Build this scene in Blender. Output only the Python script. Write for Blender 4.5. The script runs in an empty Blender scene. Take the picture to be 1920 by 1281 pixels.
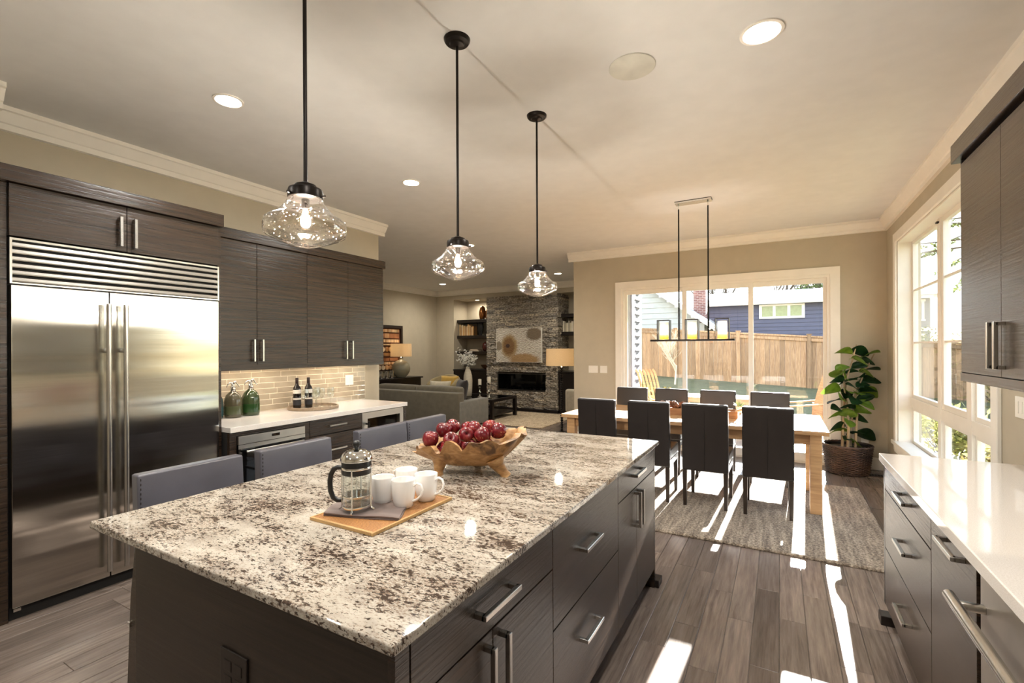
import bpy, bmesh, math, random
from mathutils import Vector, Matrix
random.seed(7)
scene = bpy.context.scene
COL = scene.collection
R = math.radians
PI = math.pi

# ---------------------------------------------------------------- camera, sky, sun, exposure
F_PX, PSI, CY, ROLL, CAM_H = 883.9, .5161, 654.1, -.0045, 1.50
cam_data = bpy.data.cameras.new('camera')
cam_data.sensor_width = 36.0
cam_data.lens = F_PX / 1920 * 36
cam_data.shift_y = (CY - 640.5) / 1920
cam_data.clip_start, cam_data.clip_end = .05, 400
cam = bpy.data.objects.new('camera', cam_data)
COL.objects.link(cam)
fwd = Vector((-math.sin(PSI), math.cos(PSI), 0)); rgt = Vector((math.cos(PSI), math.sin(PSI), 0)); up = Vector((0, 0, 1))
cx = rgt * math.cos(ROLL) + up * math.sin(ROLL)
cy = up * math.cos(ROLL) - rgt * math.sin(ROLL)
cz = -fwd
m3 = Matrix((cx, cy, cz)).transposed()
cam.matrix_world = Matrix.Translation((0, 0, CAM_H)) @ m3.to_4x4()
scene.camera = cam

SUN_TAN, SUN_DRIFT = .312, .045
world = bpy.data.worlds.new('sky'); scene.world = world; world.use_nodes = True
wn = world.node_tree.nodes; wl_ = world.node_tree.links
sky = wn.new('ShaderNodeTexSky'); sky.sky_type = 'NISHITA'; sky.sun_disc = False
sky.sun_elevation = math.atan(SUN_TAN); sky.sun_rotation = SUN_DRIFT
sky.air_density = 1.0; sky.dust_density = .05
# thin bright high cloud over the blue: pale at the horizon, bluer overhead
tcw = wn.new('ShaderNodeTexCoord'); spw = wn.new('ShaderNodeSeparateXYZ'); wl_.new(tcw.outputs['Generated'], spw.inputs[0])
rw = wn.new('ShaderNodeValToRGB'); cr_ = rw.color_ramp
cr_.elements[0].position = 0.0; cr_.elements[0].color = (.22, .21, .19, 1); cr_.elements[1].position = .03; cr_.elements[1].color = (1.0, .99, .97, 1)
e_ = cr_.elements.new(.6); e_.color = (.66, .80, 1.0, 1)
wl_.new(spw.outputs['Z'], rw.inputs[0])
mw = wn.new('ShaderNodeMix'); mw.data_type = 'RGBA'; mw.inputs[0].default_value = .12
wl_.new(rw.outputs[0], mw.inputs[6]); wl_.new(sky.outputs['Color'], mw.inputs[7])
bg = wn['Background']; bg.inputs['Strength'].default_value = .66
wl_.new(mw.outputs[2], bg.inputs['Color'])

sun_d = bpy.data.lights.new('sun', 'SUN'); sun_d.energy = 24.0; sun_d.angle = R(.53); sun_d.color = (1, .975, .94)
sun = bpy.data.objects.new('sun', sun_d); COL.objects.link(sun)
to_sun = Vector((SUN_DRIFT, 1, SUN_TAN)).normalized()
sun.rotation_euler = to_sun.to_track_quat('Z', 'Y').to_euler()
sun.location = (2, 30, 12)

vs = scene.view_settings
scene.display_settings.display_device = 'sRGB'
vs.view_transform = 'Standard'; vs.look = 'None'; vs.gamma = 1; vs.use_curve_mapping = False
vs.exposure = 2.2
scene.cycles.use_denoising = True
scene.cycles.max_bounces = 10; scene.cycles.transparent_max_bounces = 24
scene.cycles.sample_clamp_indirect = 6.0
scene.cycles.caustics_reflective = False; scene.cycles.caustics_refractive = False
SPOT_W, BULB_W = 22.0, 12.0        # power of one downlight and of one pendant bulb

# ---------------------------------------------------------------- helpers
WL = {}
def lin(c):
    return tuple(((v / 255 / 12.92) if v / 255 <= .04045 else ((v / 255 + .055) / 1.055) ** 2.4) for v in c) + (1,)

def bx(bm, x0, x1, y0, y1, z0, z1, bev=0, seg=2, mat=None):
    r = bmesh.ops.create_cube(bm, size=1)
    vs_ = r['verts']
    bmesh.ops.scale(bm, vec=(x1 - x0, y1 - y0, z1 - z0), verts=vs_)
    bmesh.ops.translate(bm, vec=((x0 + x1) / 2, (y0 + y1) / 2, (z0 + z1) / 2), verts=vs_)
    if bev:
        es = list({e for v in vs_ for e in v.link_edges})
        r = bmesh.ops.bevel(bm, geom=es, offset=bev, segments=seg, affect='EDGES', profile=.5)
        vs_ = list({v for f in r['faces'] for v in f.verts} | {v for v in vs_ if v.is_valid})
    if mat is not None:
        bmesh.ops.transform(bm, matrix=mat, verts=vs_)
    return vs_

def lathe(bm, prof, seg=24, c=(0, 0, 0), sx=1, sy=1, top=True, bot=True):
    rings = []
    for r, z in prof:
        if r < 1e-5:
            rings.append([bm.verts.new((c[0], c[1], c[2] + z))])
        else:
            rings.append([bm.verts.new((c[0] + sx * r * math.cos(2 * PI * k / seg), c[1] + sy * r * math.sin(2 * PI * k / seg), c[2] + z)) for k in range(seg)])
    for a, b in zip(rings, rings[1:]):
        for k in range(seg):
            k2 = (k + 1) % seg
            q = []
            for v in (a[k % len(a)], a[k2 % len(a)], b[k2 % len(b)], b[k % len(b)]):
                if v not in q: q.append(v)
            if len(q) > 2: bm.faces.new(q)
    if bot and len(rings[0]) > 1: bm.faces.new(list(reversed(rings[0])))
    if top and len(rings[-1]) > 1: bm.faces.new(rings[-1])
    return [v for r in rings for v in r]

def tube(bm, pts, r, seg=8, caps=True, flat=1.0):
    pts = [Vector(p) for p in pts]; n = len(pts)
    rr = r if isinstance(r, (list, tuple)) else [r] * n
    rings = []; prev = None
    for i, p in enumerate(pts):
        d = (pts[min(i + 1, n - 1)] - pts[max(i - 1, 0)]).normalized()
        if prev is None:
            a = Vector((0, 0, 1)) if abs(d.z) < .9 else Vector((1, 0, 0))
            u = d.cross(a).normalized()
        else:
            u = (prev - d * prev.dot(d)).normalized()
        prev = u; w = d.cross(u)
        rings.append([bm.verts.new(p + (u * math.cos(2 * PI * k / seg) + w * math.sin(2 * PI * k / seg) * flat) * rr[i]) for k in range(seg)])
    for a, b in zip(rings, rings[1:]):
        for k in range(seg):
            bm.faces.new((a[k], a[(k + 1) % seg], b[(k + 1) % seg], b[k]))
    if caps:
        bm.faces.new(list(reversed(rings[0]))); bm.faces.new(rings[-1])
    return [v for r_ in rings for v in r_]

def prism(bm, pts, axis, a0, a1):
    """extrude a 2-D outline along an axis ('X': pts=(y,z), 'Y': (x,z), 'Z': (x,y))"""
    def mk(p, a):
        return (a, p[0], p[1]) if axis == 'X' else (p[0], a, p[1]) if axis == 'Y' else (p[0], p[1], a)
    A = [bm.verts.new(mk(p, a0)) for p in pts]; B = [bm.verts.new(mk(p, a1)) for p in pts]
    n = len(pts)
    for k in range(n):
        bm.faces.new((A[k], A[(k + 1) % n], B[(k + 1) % n], B[k]))
    bm.faces.new(list(reversed(A))); bm.faces.new(B)
    return A + B

def obj(name, bm, m, parent=None, smooth=None, loc=None, world=True, wn=False):
    """link one mesh object; with world=True the bmesh is in world coordinates"""
    bmesh.ops.recalc_face_normals(bm, faces=bm.faces)
    me = bpy.data.meshes.new(name)
    if parent is not None:
        base = WL[parent.name]
    else:
        base = Vector(loc) if loc is not None else Vector((0, 0, 0))
    off = base if world else Vector((0, 0, 0))
    if off.length: bmesh.ops.translate(bm, vec=-off, verts=bm.verts)
    bm.to_mesh(me); bm.free()
    if smooth:
        me.shade_smooth()
        if smooth < 180: me.set_sharp_from_angle(angle=R(smooth))
    if m is not None: me.materials.append(m)
    o = bpy.data.objects.new(name, me); COL.objects.link(o)
    if parent is not None:
        o.parent = parent
        if loc is not None: o.location = loc
    else:
        o.location = base
    if wn:
        w = o.modifiers.new('even_normals', 'WEIGHTED_NORMAL'); w.keep_sharp = True; w.weight = 100
    WL[o.name] = base
    return o

def tag(o, label, cat, group=None):
    o['label'] = label; o['category'] = cat
    if group: o['group'] = group
    return o

def thing(name, label, cat, loc=(0, 0, 0), rz=0, group=None):
    o = bpy.data.objects.new(name, None); COL.objects.link(o)
    o.empty_display_size = .1
    o.location = loc; o.rotation_euler = (0, 0, rz); WL[o.name] = Vector(loc)
    return tag(o, label, cat, group)

def struct(o):
    o['kind'] = 'structure'; return o
def stuff(o):
    o['kind'] = 'stuff'; return o

def inst(o, parent, loc=(0, 0, 0), rot=(0, 0, 0), scale=(1, 1, 1)):
    c = o.copy(); COL.objects.link(c); c.parent = parent
    c.location = loc; c.rotation_euler = rot; c.scale = scale
    WL[c.name] = WL[parent.name] if parent else Vector(loc)
    return c

def dup(root, loc, rz=0, label=None, group=None):
    c = root.copy(); COL.objects.link(c); c.location = loc; c.rotation_euler = (0, 0, rz); WL[c.name] = Vector(loc)
    if label: c['label'] = label
    if group: c['group'] = group
    for ch in list(root.children):
        d = ch.copy(); COL.objects.link(d); d.parent = c
        for g in list(ch.children):
            e = g.copy(); COL.objects.link(e); e.parent = d
    return c

def lamp(name, kind, loc, power, parent=None, color=(1, .99, .96), **kw):
    d = bpy.data.lights.new(name, kind); d.energy = power; d.color = color
    for k, v in kw.items(): setattr(d, k, v)
    o = bpy.data.objects.new(name, d); COL.objects.link(o)
    if parent: o.parent = parent; o.location = Vector(loc) - WL[parent.name]
    else: o.location = loc
    return o

# ---------------------------------------------------------------- materials
class N:
    """small node-graph helper around a Principled material"""
    def __init__(s, name):
        s.m = bpy.data.materials.new(name); s.m.use_nodes = True
        s.t = s.m.node_tree; s.p = s.t.nodes['Principled BSDF']; s.out = s.t.nodes['Material Output']
    def new(s, typ, **kw):
        n = s.t.nodes.new(typ)
        for k, v in kw.items():
            if k in n.inputs.keys(): n.inputs[k].default_value = v
            else: setattr(n, k, v)
        return n
    def link(s, a, b): s.t.links.new(a, b); return s
    def coords(s, scale=(1, 1, 1), kind='Object', rot=(0, 0, 0), rnd=False):
        tc = s.new('ShaderNodeTexCoord'); mp = s.new('ShaderNodeMapping')
        mp.inputs['Scale'].default_value = scale; mp.inputs['Rotation'].default_value = rot
        s.link(tc.outputs[kind], mp.inputs['Vector'])
        if rnd:
            oi = s.new('ShaderNodeObjectInfo'); ml = s.new('ShaderNodeMath', operation='MULTIPLY'); ml.inputs[1].default_value = 37.3
            s.link(oi.outputs['Random'], ml.inputs[0])
            cb = s.new('ShaderNodeCombineXYZ')
            for k in range(3): s.link(ml.outputs[0], cb.inputs[k])
            s.link(cb.outputs[0], mp.inputs['Location'])
        return mp.outputs['Vector']
    def noise(s, vec, scale=5, detail=4, rough=.55, dist=0):
        n = s.new('ShaderNodeTexNoise'); n.inputs['Scale'].default_value = scale; n.inputs['Detail'].default_value = detail
        n.inputs['Roughness'].default_value = rough; n.inputs['Distortion'].default_value = dist
        if vec is not None: s.link(vec, n.inputs['Vector'])
        return n.outputs['Fac']
    def ramp(s, fac, stops, interp='LINEAR'):
        r = s.new('ShaderNodeValToRGB'); cr = r.color_ramp; cr.interpolation = interp
        while len(cr.elements) < len(stops): cr.elements.new(.5)
        for e, (p, c) in zip(cr.elements, stops):
            e.position = p; e.color = c if len(c) == 4 else lin(c)
        s.link(fac, r.inputs['Fac']); return r.outputs['Color']
    def mix(s, fac, a, b, blend='MIX'):
        n = s.new('ShaderNodeMix', data_type='RGBA', blend_type=blend)
        for sock, v in ((n.inputs[0], fac), (n.inputs[6], a), (n.inputs[7], b)):
            if hasattr(v, 'links') or hasattr(v, 'is_linked'): s.link(v, sock)
            else: sock.default_value = v if not isinstance(v, tuple) or len(v) == 4 else lin(v)
        return n.outputs[2]
    def math(s, op, a, b=None):
        n = s.new('ShaderNodeMath', operation=op)
        for i, v in enumerate((a, b)):
            if v is None: continue
            if hasattr(v, 'is_linked'): s.link(v, n.inputs[i])
            else: n.inputs[i].default_value = v
        return n.outputs[0]
    def bump(s, h, strength=.3, dist=.01):
        b = s.new('ShaderNodeBump'); b.inputs['Strength'].default_value = strength; b.inputs['Distance'].default_value = dist
        s.link(h, b.inputs['Height']); s.link(b.outputs['Normal'], s.p.inputs['Normal']); return b
    def set(s, **kw):
        names = dict(rough='Roughness', metal='Metallic', spec='Specular IOR Level', coat='Coat Weight', coat_rough='Coat Roughness',
                     aniso='Anisotropic', sheen='Sheen Weight', trans='Transmission Weight', sss='Subsurface Weight', ior='IOR')
        for k, v in kw.items():
            if k == 'color':
                if hasattr(v, 'is_linked'): s.link(v, s.p.inputs['Base Color'])
                else: s.p.inputs['Base Color'].default_value = lin(v)
            else:
                sock = s.p.inputs[names[k]]
                if hasattr(v, 'is_linked'): s.link(v, sock)
                else: sock.default_value = v
        return s

def plain(name, color, rough=.5, bump=0, bscale=80, var=.06, **kw):
    n = N(name); v = n.coords()
    f = n.noise(v, 6, 3)
    d = tuple(max(0, c * (1 - var)) for c in color); l = tuple(min(255, c * (1 + var)) for c in color)
    n.set(color=n.ramp(f, [(.3, d), (.7, l)]), rough=rough, **kw)
    if bump: n.bump(n.noise(v, bscale, 3), bump, .004)
    return n.m

def wood(name, dark, light, scale=(1.4, 1.4, 60), rough=.35, bump=.25, rnd=False, mid=None, **kw):
    n = N(name)
    v = n.coords(scale, rnd=rnd)
    g = n.noise(v, 1.6, 8, .62, .25)
    b = n.noise(n.coords(tuple(max(.6, s * .12) for s in scale), rnd=rnd), 1.5, 4)
    c = n.ramp(g, [(.28, dark), (.72, light)])
    c2 = n.mix(n.ramp(b, [(.35, (0, 0, 0, 1)), (.7, (1, 1, 1, 1))]), c, mid or light)
    c3 = n.mix(.4, c, c2)
    if rnd:
        oi = n.new('ShaderNodeObjectInfo'); hs = n.new('ShaderNodeHueSaturation')
        mr = n.new('ShaderNodeMapRange'); mr.inputs['To Min'].default_value = .72; mr.inputs['To Max'].default_value = 1.22
        n.link(oi.outputs['Random'], mr.inputs['Value']); n.link(mr.outputs[0], hs.inputs['Value']); n.link(c3, hs.inputs['Color'])
        c3 = hs.outputs['Color']
    n.set(color=c3, rough=rough, **kw)
    n.bump(g, bump, .003)
    return n.m

def emit(name, color, strength, base=None):
    n = N(name)
    n.set(color=base or color, rough=.4)
    n.p.inputs['Emission Color'].default_value = lin(color); n.p.inputs['Emission Strength'].default_value = strength
    return n.m

def clear_glass(name, tint=(250, 252, 250), base=.02, edge=.75, power=3.2, seeds=False, rough=.0):
    n = N(name)
    tr = n.new('ShaderNodeBsdfTransparent'); tr.inputs['Color'].default_value = lin(tint)
    gl = n.new('ShaderNodeBsdfGlossy'); gl.inputs['Roughness'].default_value = rough; gl.inputs['Color'].default_value = (.95, .95, .95, 1)
    lw = n.new('ShaderNodeLayerWeight'); lw.inputs['Blend'].default_value = .5
    f = n.math('ADD', n.math('MULTIPLY', n.math('POWER', lw.outputs['Facing'], power), edge), base)
    if seeds:
        vo = n.new('ShaderNodeTexVoronoi'); vo.inputs['Scale'].default_value = 72
        n.link(n.coords(), vo.inputs['Vector'])
        sd = n.ramp(vo.outputs['Distance'], [(.16, (1, 1, 1, 1)), (.32, (0, 0, 0, 1))])
        f = n.math('ADD', f, n.math('MULTIPLY', sd, .5))
        bp = n.new('ShaderNodeBump'); bp.inputs['Strength'].default_value = .7; bp.inputs['Distance'].default_value = .004
        h = n.math('ADD', n.noise(n.coords(), 18, 3), n.math('MULTIPLY', sd, .5))
        n.link(h, bp.inputs['Height']); n.link(bp.outputs['Normal'], gl.inputs['Normal'])
    f = n.math('MINIMUM', f, 1.0)
    mx = n.new('ShaderNodeMixShader'); n.link(f, mx.inputs[0]); n.link(tr.outputs[0], mx.inputs[1]); n.link(gl.outputs[0], mx.inputs[2])
    n.link(mx.outputs[0], n.out.inputs['Surface'])
    return n.m

M = {}
M['wall'] = plain('wall_paint', (188, 178, 158), .75, .05, 250, .015)
M['ceiling'] = plain('ceiling_paint', (226, 225, 224), .8, .06, 200, .012)
M['trim'] = plain('white_trim', (240, 235, 226), .42, 0, 80, .012)
M['cab'] = wood('dark_textured_wood', (16, 11, 8), (66, 50, 37), (1.1, 1.1, 52), .27, .8, mid=(44, 33, 25), spec=.5, coat=.05, coat_rough=.2)
M['cab_dark'] = plain('cabinet_gap', (16, 13, 12), .7)
M['island_end'] = wood('island_end_wood', (22, 17, 14), (50, 40, 33), (1.1, 1.1, 52), .36, .5)
M['steel_handle'] = plain('brushed_nickel', (196, 194, 190), .24, metal=1)
M['black_metal'] = plain('black_metal', (24, 21, 19), .42, metal=.6)
M['bronze'] = plain('dark_bronze', (34, 28, 24), .34, metal=.7)
M['chrome'] = plain('chrome', (225, 225, 222), .06, metal=1, var=.01)
M['black_plastic'] = plain('black_plastic', (18, 17, 17), .35)
M['black_glass'] = plain('black_glass', (10, 10, 11), .04, var=0)
M['white_plastic'] = plain('white_plastic', (238, 233, 224), .35, var=.01)
M['porcelain'] = plain('white_porcelain', (240, 238, 236), .12, var=.005, coat=.4)
M['leather'] = plain('dark_leather', (36, 31, 30), .36, .12, 320, .08)
M['leather_grey'] = plain('grey_leather', (88, 87, 95), .28, .1, 320, .05)
M['chair_wood'] = plain('dark_chair_leg', (44, 33, 26), .38)
M['espresso'] = plain('espresso_wood', (26, 19, 16), .32)
M['glass'] = clear_glass('window_glass', (252, 253, 252), .025, .6, 4)
M['clear'] = clear_glass('clear_glassware', (248, 250, 249), .05, .8, 2.2)
M['seeded'] = clear_glass('seeded_glass', (250, 249, 245), .09, .85, 1.8, seeds=True)

def steel():
    n = N('brushed_steel'); v = n.coords((1.2, 1.2, 240))
    g = n.noise(v, 2, 3)
    n.set(color=n.ramp(g, [(.3, (188, 184, 176)), (.7, (206, 203, 196))]), metal=1, rough=.15, aniso=.9)
    tg = n.new('ShaderNodeTangent'); tg.direction_type = 'RADIAL'; tg.axis = 'Z'
    n.link(tg.outputs[0], n.p.inputs['Tangent'])
    n.p.inputs['Anisotropic Rotation'].default_value = 0
    w = n.noise(n.coords((.18, .18, 2.4)), 1.5, 2, .4)
    n.bump(w, .32, .03)
    return n.m
M['steel'] = steel()
M['steel_trim'] = plain('satin_steel', (206, 203, 196), .3, metal=1, var=.02)

def granite():
    n = N('cream_granite')
    v = n.coords((.58, 1.2, 1.0), rot=(0, 0, R(-12)))
    a = n.noise(v, 100, 5, .66, .3)
    cl = n.noise(n.coords((.45, 1.15, 1), rot=(0, 0, R(-14))), 9.5, 5, .66, .25)
    fine = n.noise(v, 210, 4, .65)
    warm = n.noise(n.coords((.6, 1.1, 1), rot=(0, 0, R(-14))), 13, 4)
    base = n.ramp(warm, [(.3, (194, 187, 176)), (.54, (178, 170, 158)), (.74, (148, 140, 131))])
    mid = n.mix(n.ramp(n.math('ADD', fine, n.math('MULTIPLY', cl, .55)), [(.74, (0, 0, 0, 1)), (.90, (1, 1, 1, 1))]), base, (132, 116, 102))
    s = n.math('ADD', a, n.math('MULTIPLY', cl, .46))
    dk = n.ramp(s, [(.762, (0, 0, 0, 1)), (.808, (1, 1, 1, 1))])
    tone = n.ramp(fine, [(.35, (34, 27, 24)), (.65, (82, 66, 56))])
    n.set(color=n.mix(dk, mid, tone), rough=.045, spec=.55)
    return n.m
M['granite'] = granite()

def quartz():
    n = N('white_quartz')
    f = n.noise(n.coords(), 320, 2); n.set(color=n.ramp(f, [(.35, (222, 214, 206)), (.6, (236, 230, 224))]), rough=.06, spec=.6)
    return n.m
M['quartz'] = quartz()

M['plank'] = wood('oak_plank', (92, 81, 74), (146, 131, 121), (34, 2.2, 34), .25, .18, rnd=True, mid=(119, 106, 98))
def floor_field():
    n = N('plank_field'); v = n.coords((1, 1, 1))
    br = n.new('ShaderNodeTexBrick'); br.offset = .5; br.inputs['Scale'].default_value = 1
    br.inputs['Brick Width'].default_value = .9; br.inputs['Row Height'].default_value = .125; br.inputs['Mortar Size'].default_value = .002
    br.inputs['Color1'].default_value = lin((84, 74, 66)); br.inputs['Color2'].default_value = lin((122, 109, 99)); br.inputs['Mortar'].default_value = lin((40, 32, 28))
    mp = n.new('ShaderNodeMapping'); mp.inputs['Rotation'].default_value = (0, 0, R(90)); n.link(v, mp.inputs['Vector']); n.link(mp.outputs[0], br.inputs['Vector'])
    g = n.noise(n.coords((34, 2.2, 34)), 1.6, 6)
    n.set(color=n.mix(.35, br.outputs['Color'], n.ramp(g, [(.3, (84, 75, 69)), (.7, (132, 119, 110))])), rough=.3)
    return n.m
M['floor'] = floor_field()
M['tile'] = plain('glazed_tile', (168, 157, 140), .08, .05, 12, .05, coat=.3)
M['grout'] = plain('grout', (232, 222, 202), .8)
M['table_wood'] = wood('light_table_wood', (164, 124, 84), (212, 172, 126), (2, 26, 26), .4, .2)
M['rattan'] = None
# ---------------------------------------------------------------- the room shell
ZC = 3.05; XL = -4.32; XR = 1.134; YB = 7.196; YLB = 10.10; XLL = -8.07; YF = -2.6; XDL = -2.92; YWE = 4.27

bm = bmesh.new(); bx(bm, -8.3, 1.34, YF - .1, 11.0, -.12, -.005)
floor = struct(obj('floor', bm, M['floor'], loc=(0, 0, -.12)))
# planks: boards along Y, staggered butt joints, slightly eased edges
_pm = {}
def plank_mesh(L):
    k = round(L, 2)
    if k not in _pm:
        b = bmesh.new(); bx(b, -.0612, .0612, -k / 2 + .0008, k / 2 - .0008, -.012, 0, .0016, 1)
        me = bpy.data.meshes.new('plank'); bmesh.ops.recalc_face_normals(b, faces=b.faces); b.to_mesh(me); b.free()
        me.materials.append(M['plank']); _pm[k] = me
    return _pm[k]
def lay(x0, x1, y0, y1):
    k0 = math.floor((x0 + .006) / .125); k1 = math.ceil((x1 + .006) / .125)
    for k in range(k0, k1):
        rg = random.Random(k * 17 + 5); y = y0 - rg.random() * .5
        while y < y1:
            L = rg.choice([.34, .46, .58, .7, .82, .98, 1.1])
            o = bpy.data.objects.new('plank', plank_mesh(L)); COL.objects.link(o); o.parent = floor; WL[o.name] = WL['floor']
            o.location = Vector((-.006 + .125 * (k + .5), y + L / 2, .0)) - WL['floor']
            y += L
lay(-.80, .62, 1.75, 4.05)
lay(-3.72, -1.72, .45, 2.2)
lay(.62, 1.12, 5.6, 7.1)
lay(-3.9, -3.05, 6.6, 9.8)

bm = bmesh.new(); bx(bm, -8.3, 1.34, YF - .1, 11.0, ZC, ZC + .12)
struct(obj('ceiling', bm, M['ceiling'], loc=(0, 0, ZC)))

def wallbox(name, boxes, m=None):
    bm = bmesh.new()
    for b in boxes: bx(bm, *b)
    return struct(obj(name, bm, m or M['wall'], loc=(boxes[0][0], boxes[0][2], 0)))
wall_left = wallbox('wall_left', [(XL - .16, XL, YF, YWE, 0, ZC)])
wallbox('wall_pantry', [(XL, -3.96, YF, .826, 0, 2.53), (XL, -3.96, YF, .86, 2.53, ZC)])
# sliding door opening in the dining wall
DX0, DX1, DZ = -2.13, .56, 2.43
wall_back = wallbox('wall_back', [(XDL, DX0, YB, YB + .16, 0, ZC), (DX1, XR + .2, YB, YB + .16, 0, ZC), (DX0, DX1, YB, YB + .16, DZ, ZC)])
# right wall with the tall window, and an added, unseen window near the camera
WY0, WY1, WZ0, WZ1 = 3.92, 6.62, .45, 2.66
wallbox('wall_right', [(XR, XR + .2, YF, .3, 0, ZC), (XR, XR + .2, 1.1, WY0, 0, ZC), (XR, XR + .2, WY1, YB, 0, ZC),
                       (XR, XR + .2, WY0, WY1, 0, WZ0), (XR, XR + .2, WY0, WY1, WZ1, ZC),
                       (XR, XR + .2, .3, 1.1, 0, 1.6), (XR, XR + .2, .3, 1.1, 2.0, ZC)])
wallbox('wall_front', [(XL, XR, YF - .12, YF, 0, ZC)])
# living room
wallbox('wall_living_left', [(XLL - .14, XLL, 1.6, YLB + .9, 0, ZC)])
wallbox('wall_living_right', [(XDL - .02, XDL + .14, YB + .16, YLB + .9, 0, ZC)])
wallbox('wall_living_front', [(XLL, XL - .16, 1.46, 1.6, 0, ZC)])
NX0, SX0, SX1, HZ = -7.50, -6.44, -4.49, 2.80
wallbox('wall_living_back', [(XLL, XDL, YLB + .62, YLB + .76, 0, ZC), (XLL, NX0, YLB, YLB + .62, 0, ZC),
                             (NX0, XDL, YLB, YLB + .62, HZ, ZC)])

# crown moulding: flat fillet, cove and bead
def crown_prof(d=1):
    return [(0, ZC), (.088 * d, ZC), (.088 * d, ZC - .028), (.075 * d, ZC - .034), (.038 * d, ZC - .094), (.028 * d, ZC - .1), (.028 * d, ZC - .138), (0, ZC - .142)]
tn = [0]
def crown(axis, base, a0, a1, d):
    bm = bmesh.new()
    prof = [(base + p, z) for p, z in crown_prof(d)]
    prism(bm, prof, axis, a0, a1)
    tn[0] += 1
    loc = (base, a0, ZC - .142) if axis == 'Y' else (a0, base, ZC - .142)
    struct(obj('trim_%d' % tn[0], bm, M['trim'], loc=loc))
crown('Y', XL, .826, YWE + .08, 1)
crown('Y', -3.96, YF, .93, 1)
crown('X', YB, XDL - .08, XR, -1)
crown('Y', XR, YF, YB, -1)
crown('X', YWE, XL - .16, XL, 1)
crown('X', YLB, XLL, XDL, -1)
crown('Y', XLL, 1.6, YLB, 1)

def base(name, boxes):
    bm = bmesh.new()
    for b in boxes:
        bx(bm, *b, .006, 1)
    struct(obj(name, bm, M['trim'], loc=(boxes[0][0], boxes[0][2], 0)))
base('baseboard_back', [(XDL, DX0 - .1, YB - .018, YB, 0, .15), (DX1 + .12, XR, YB - .018, YB, 0, .15)])
base('baseboard_right', [(XR - .018, XR, 3.3, YB, 0, .15)])
base('baseboard_living', [(XLL, XLL + .018, 1.6, YLB, 0, .15), (XLL, NX0, YLB - .018, YLB, 0, .15)])

# ------------------------------------------------ sliding door (three panels) in wall_back
door = struct(obj('door_1', (lambda b: (bx(b, DX0 - .09, DX0, YB - .022, YB, 0, DZ), bx(b, DX1, DX1 + .105, YB - .022, YB, 0, DZ),
        bx(b, DX0 - .09, DX1 + .105, YB - .022, YB, DZ, DZ + .09), b)[-1])(bmesh.new()), M['trim'], loc=(DX0, YB, 0)))
def part(name, m, parent, *boxes, bev=0, smooth=None):
    bm = bmesh.new()
    for b in boxes: bx(bm, *b, bev, 2)
    return obj(name, bm, m, parent, smooth, wn=bool(smooth))
part('frame', M['trim'], door, (DX0, DX0 + .035, YB, YB + .15, 0, DZ), (DX1 - .03, DX1, YB, YB + .15, 0, DZ), (DX0 + .035, DX1 - .03, YB, YB + .15, DZ - .035, DZ), (DX0 + .035, DX1 - .03, YB, YB + .16, -.02, .025))
def slider(x0, x1, y, st0, st1):
    f = part('door_panel', M['trim'], door, (x0, x0 + st0, y, y + .04, .025, DZ - .035), (x1 - st1, x1, y, y + .04, .025, DZ - .035),
             (x0 + st0, x1 - st1, y, y + .04, .025, .12), (x0 + st0, x1 - st1, y, y + .04, DZ - .1, DZ - .035))
    part('pane', M['glass'], f, (x0 + st0, x1 - st1, y + .018, y + .022, .12, DZ - .1))
    return f
slider(DX0 + .035, -1.19, YB + .06, .04, .045)
p2 = slider(-1.235, -.315, YB + .02, .06, .055)
slider(-.36, DX1 - .03, YB + .06, .05, .04)
part('door_handle', M['white_plastic'], p2, (-1.222, -1.198, YB - .01, YB + .02, .95, 1.15))

# ------------------------------------------------ tall window in wall_right
XW = 1.248
bm = bmesh.new()
for b in ((XR - .024, XR, WY1, WY1 + .1, WZ0 - .1, WZ1 + .1), (XR - .024, XR, WY0 - .1, WY0, WZ0 - .1, WZ1 + .1), (XR - .024, XR, WY0, WY1, WZ1, WZ1 + .1),
          (XR - .045, XR + .11, WY0 - .12, WY1 + .12, WZ0 - .03, WZ0 + .012), (XR - .02, XR, WY0 - .1, WY1 + .1, WZ0 - .12, WZ0 - .03)): bx(bm, *b, .004, 1)
win = struct(obj('window_1', bm, M['trim'], loc=(XR, WY0, WZ0)))
part('jamb', M['trim'], win, (XR, XW + .06, WY1 - .016, WY1, WZ0, WZ1), (XR, XW + .06, WY0, WY0 + .016, WZ0, WZ1), (XR, XW + .06, WY0 + .016, WY1 - .016, WZ1 - .016, WZ1))
Y0, Y1, Y2, Y3 = WY0 + .016, 4.765, 5.53, WY1 - .016
ZR0, ZR1 = .85, .95
part('transom_rail', M['trim'], win, (XW - .01, XW + .06, Y0, Y3, ZR0, ZR1))
for y in (Y1, Y2): part('mullion', M['trim'], win, (XW - .012, XW + .06, y - .045, y + .045, WZ0, WZ1 - .016))
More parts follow.
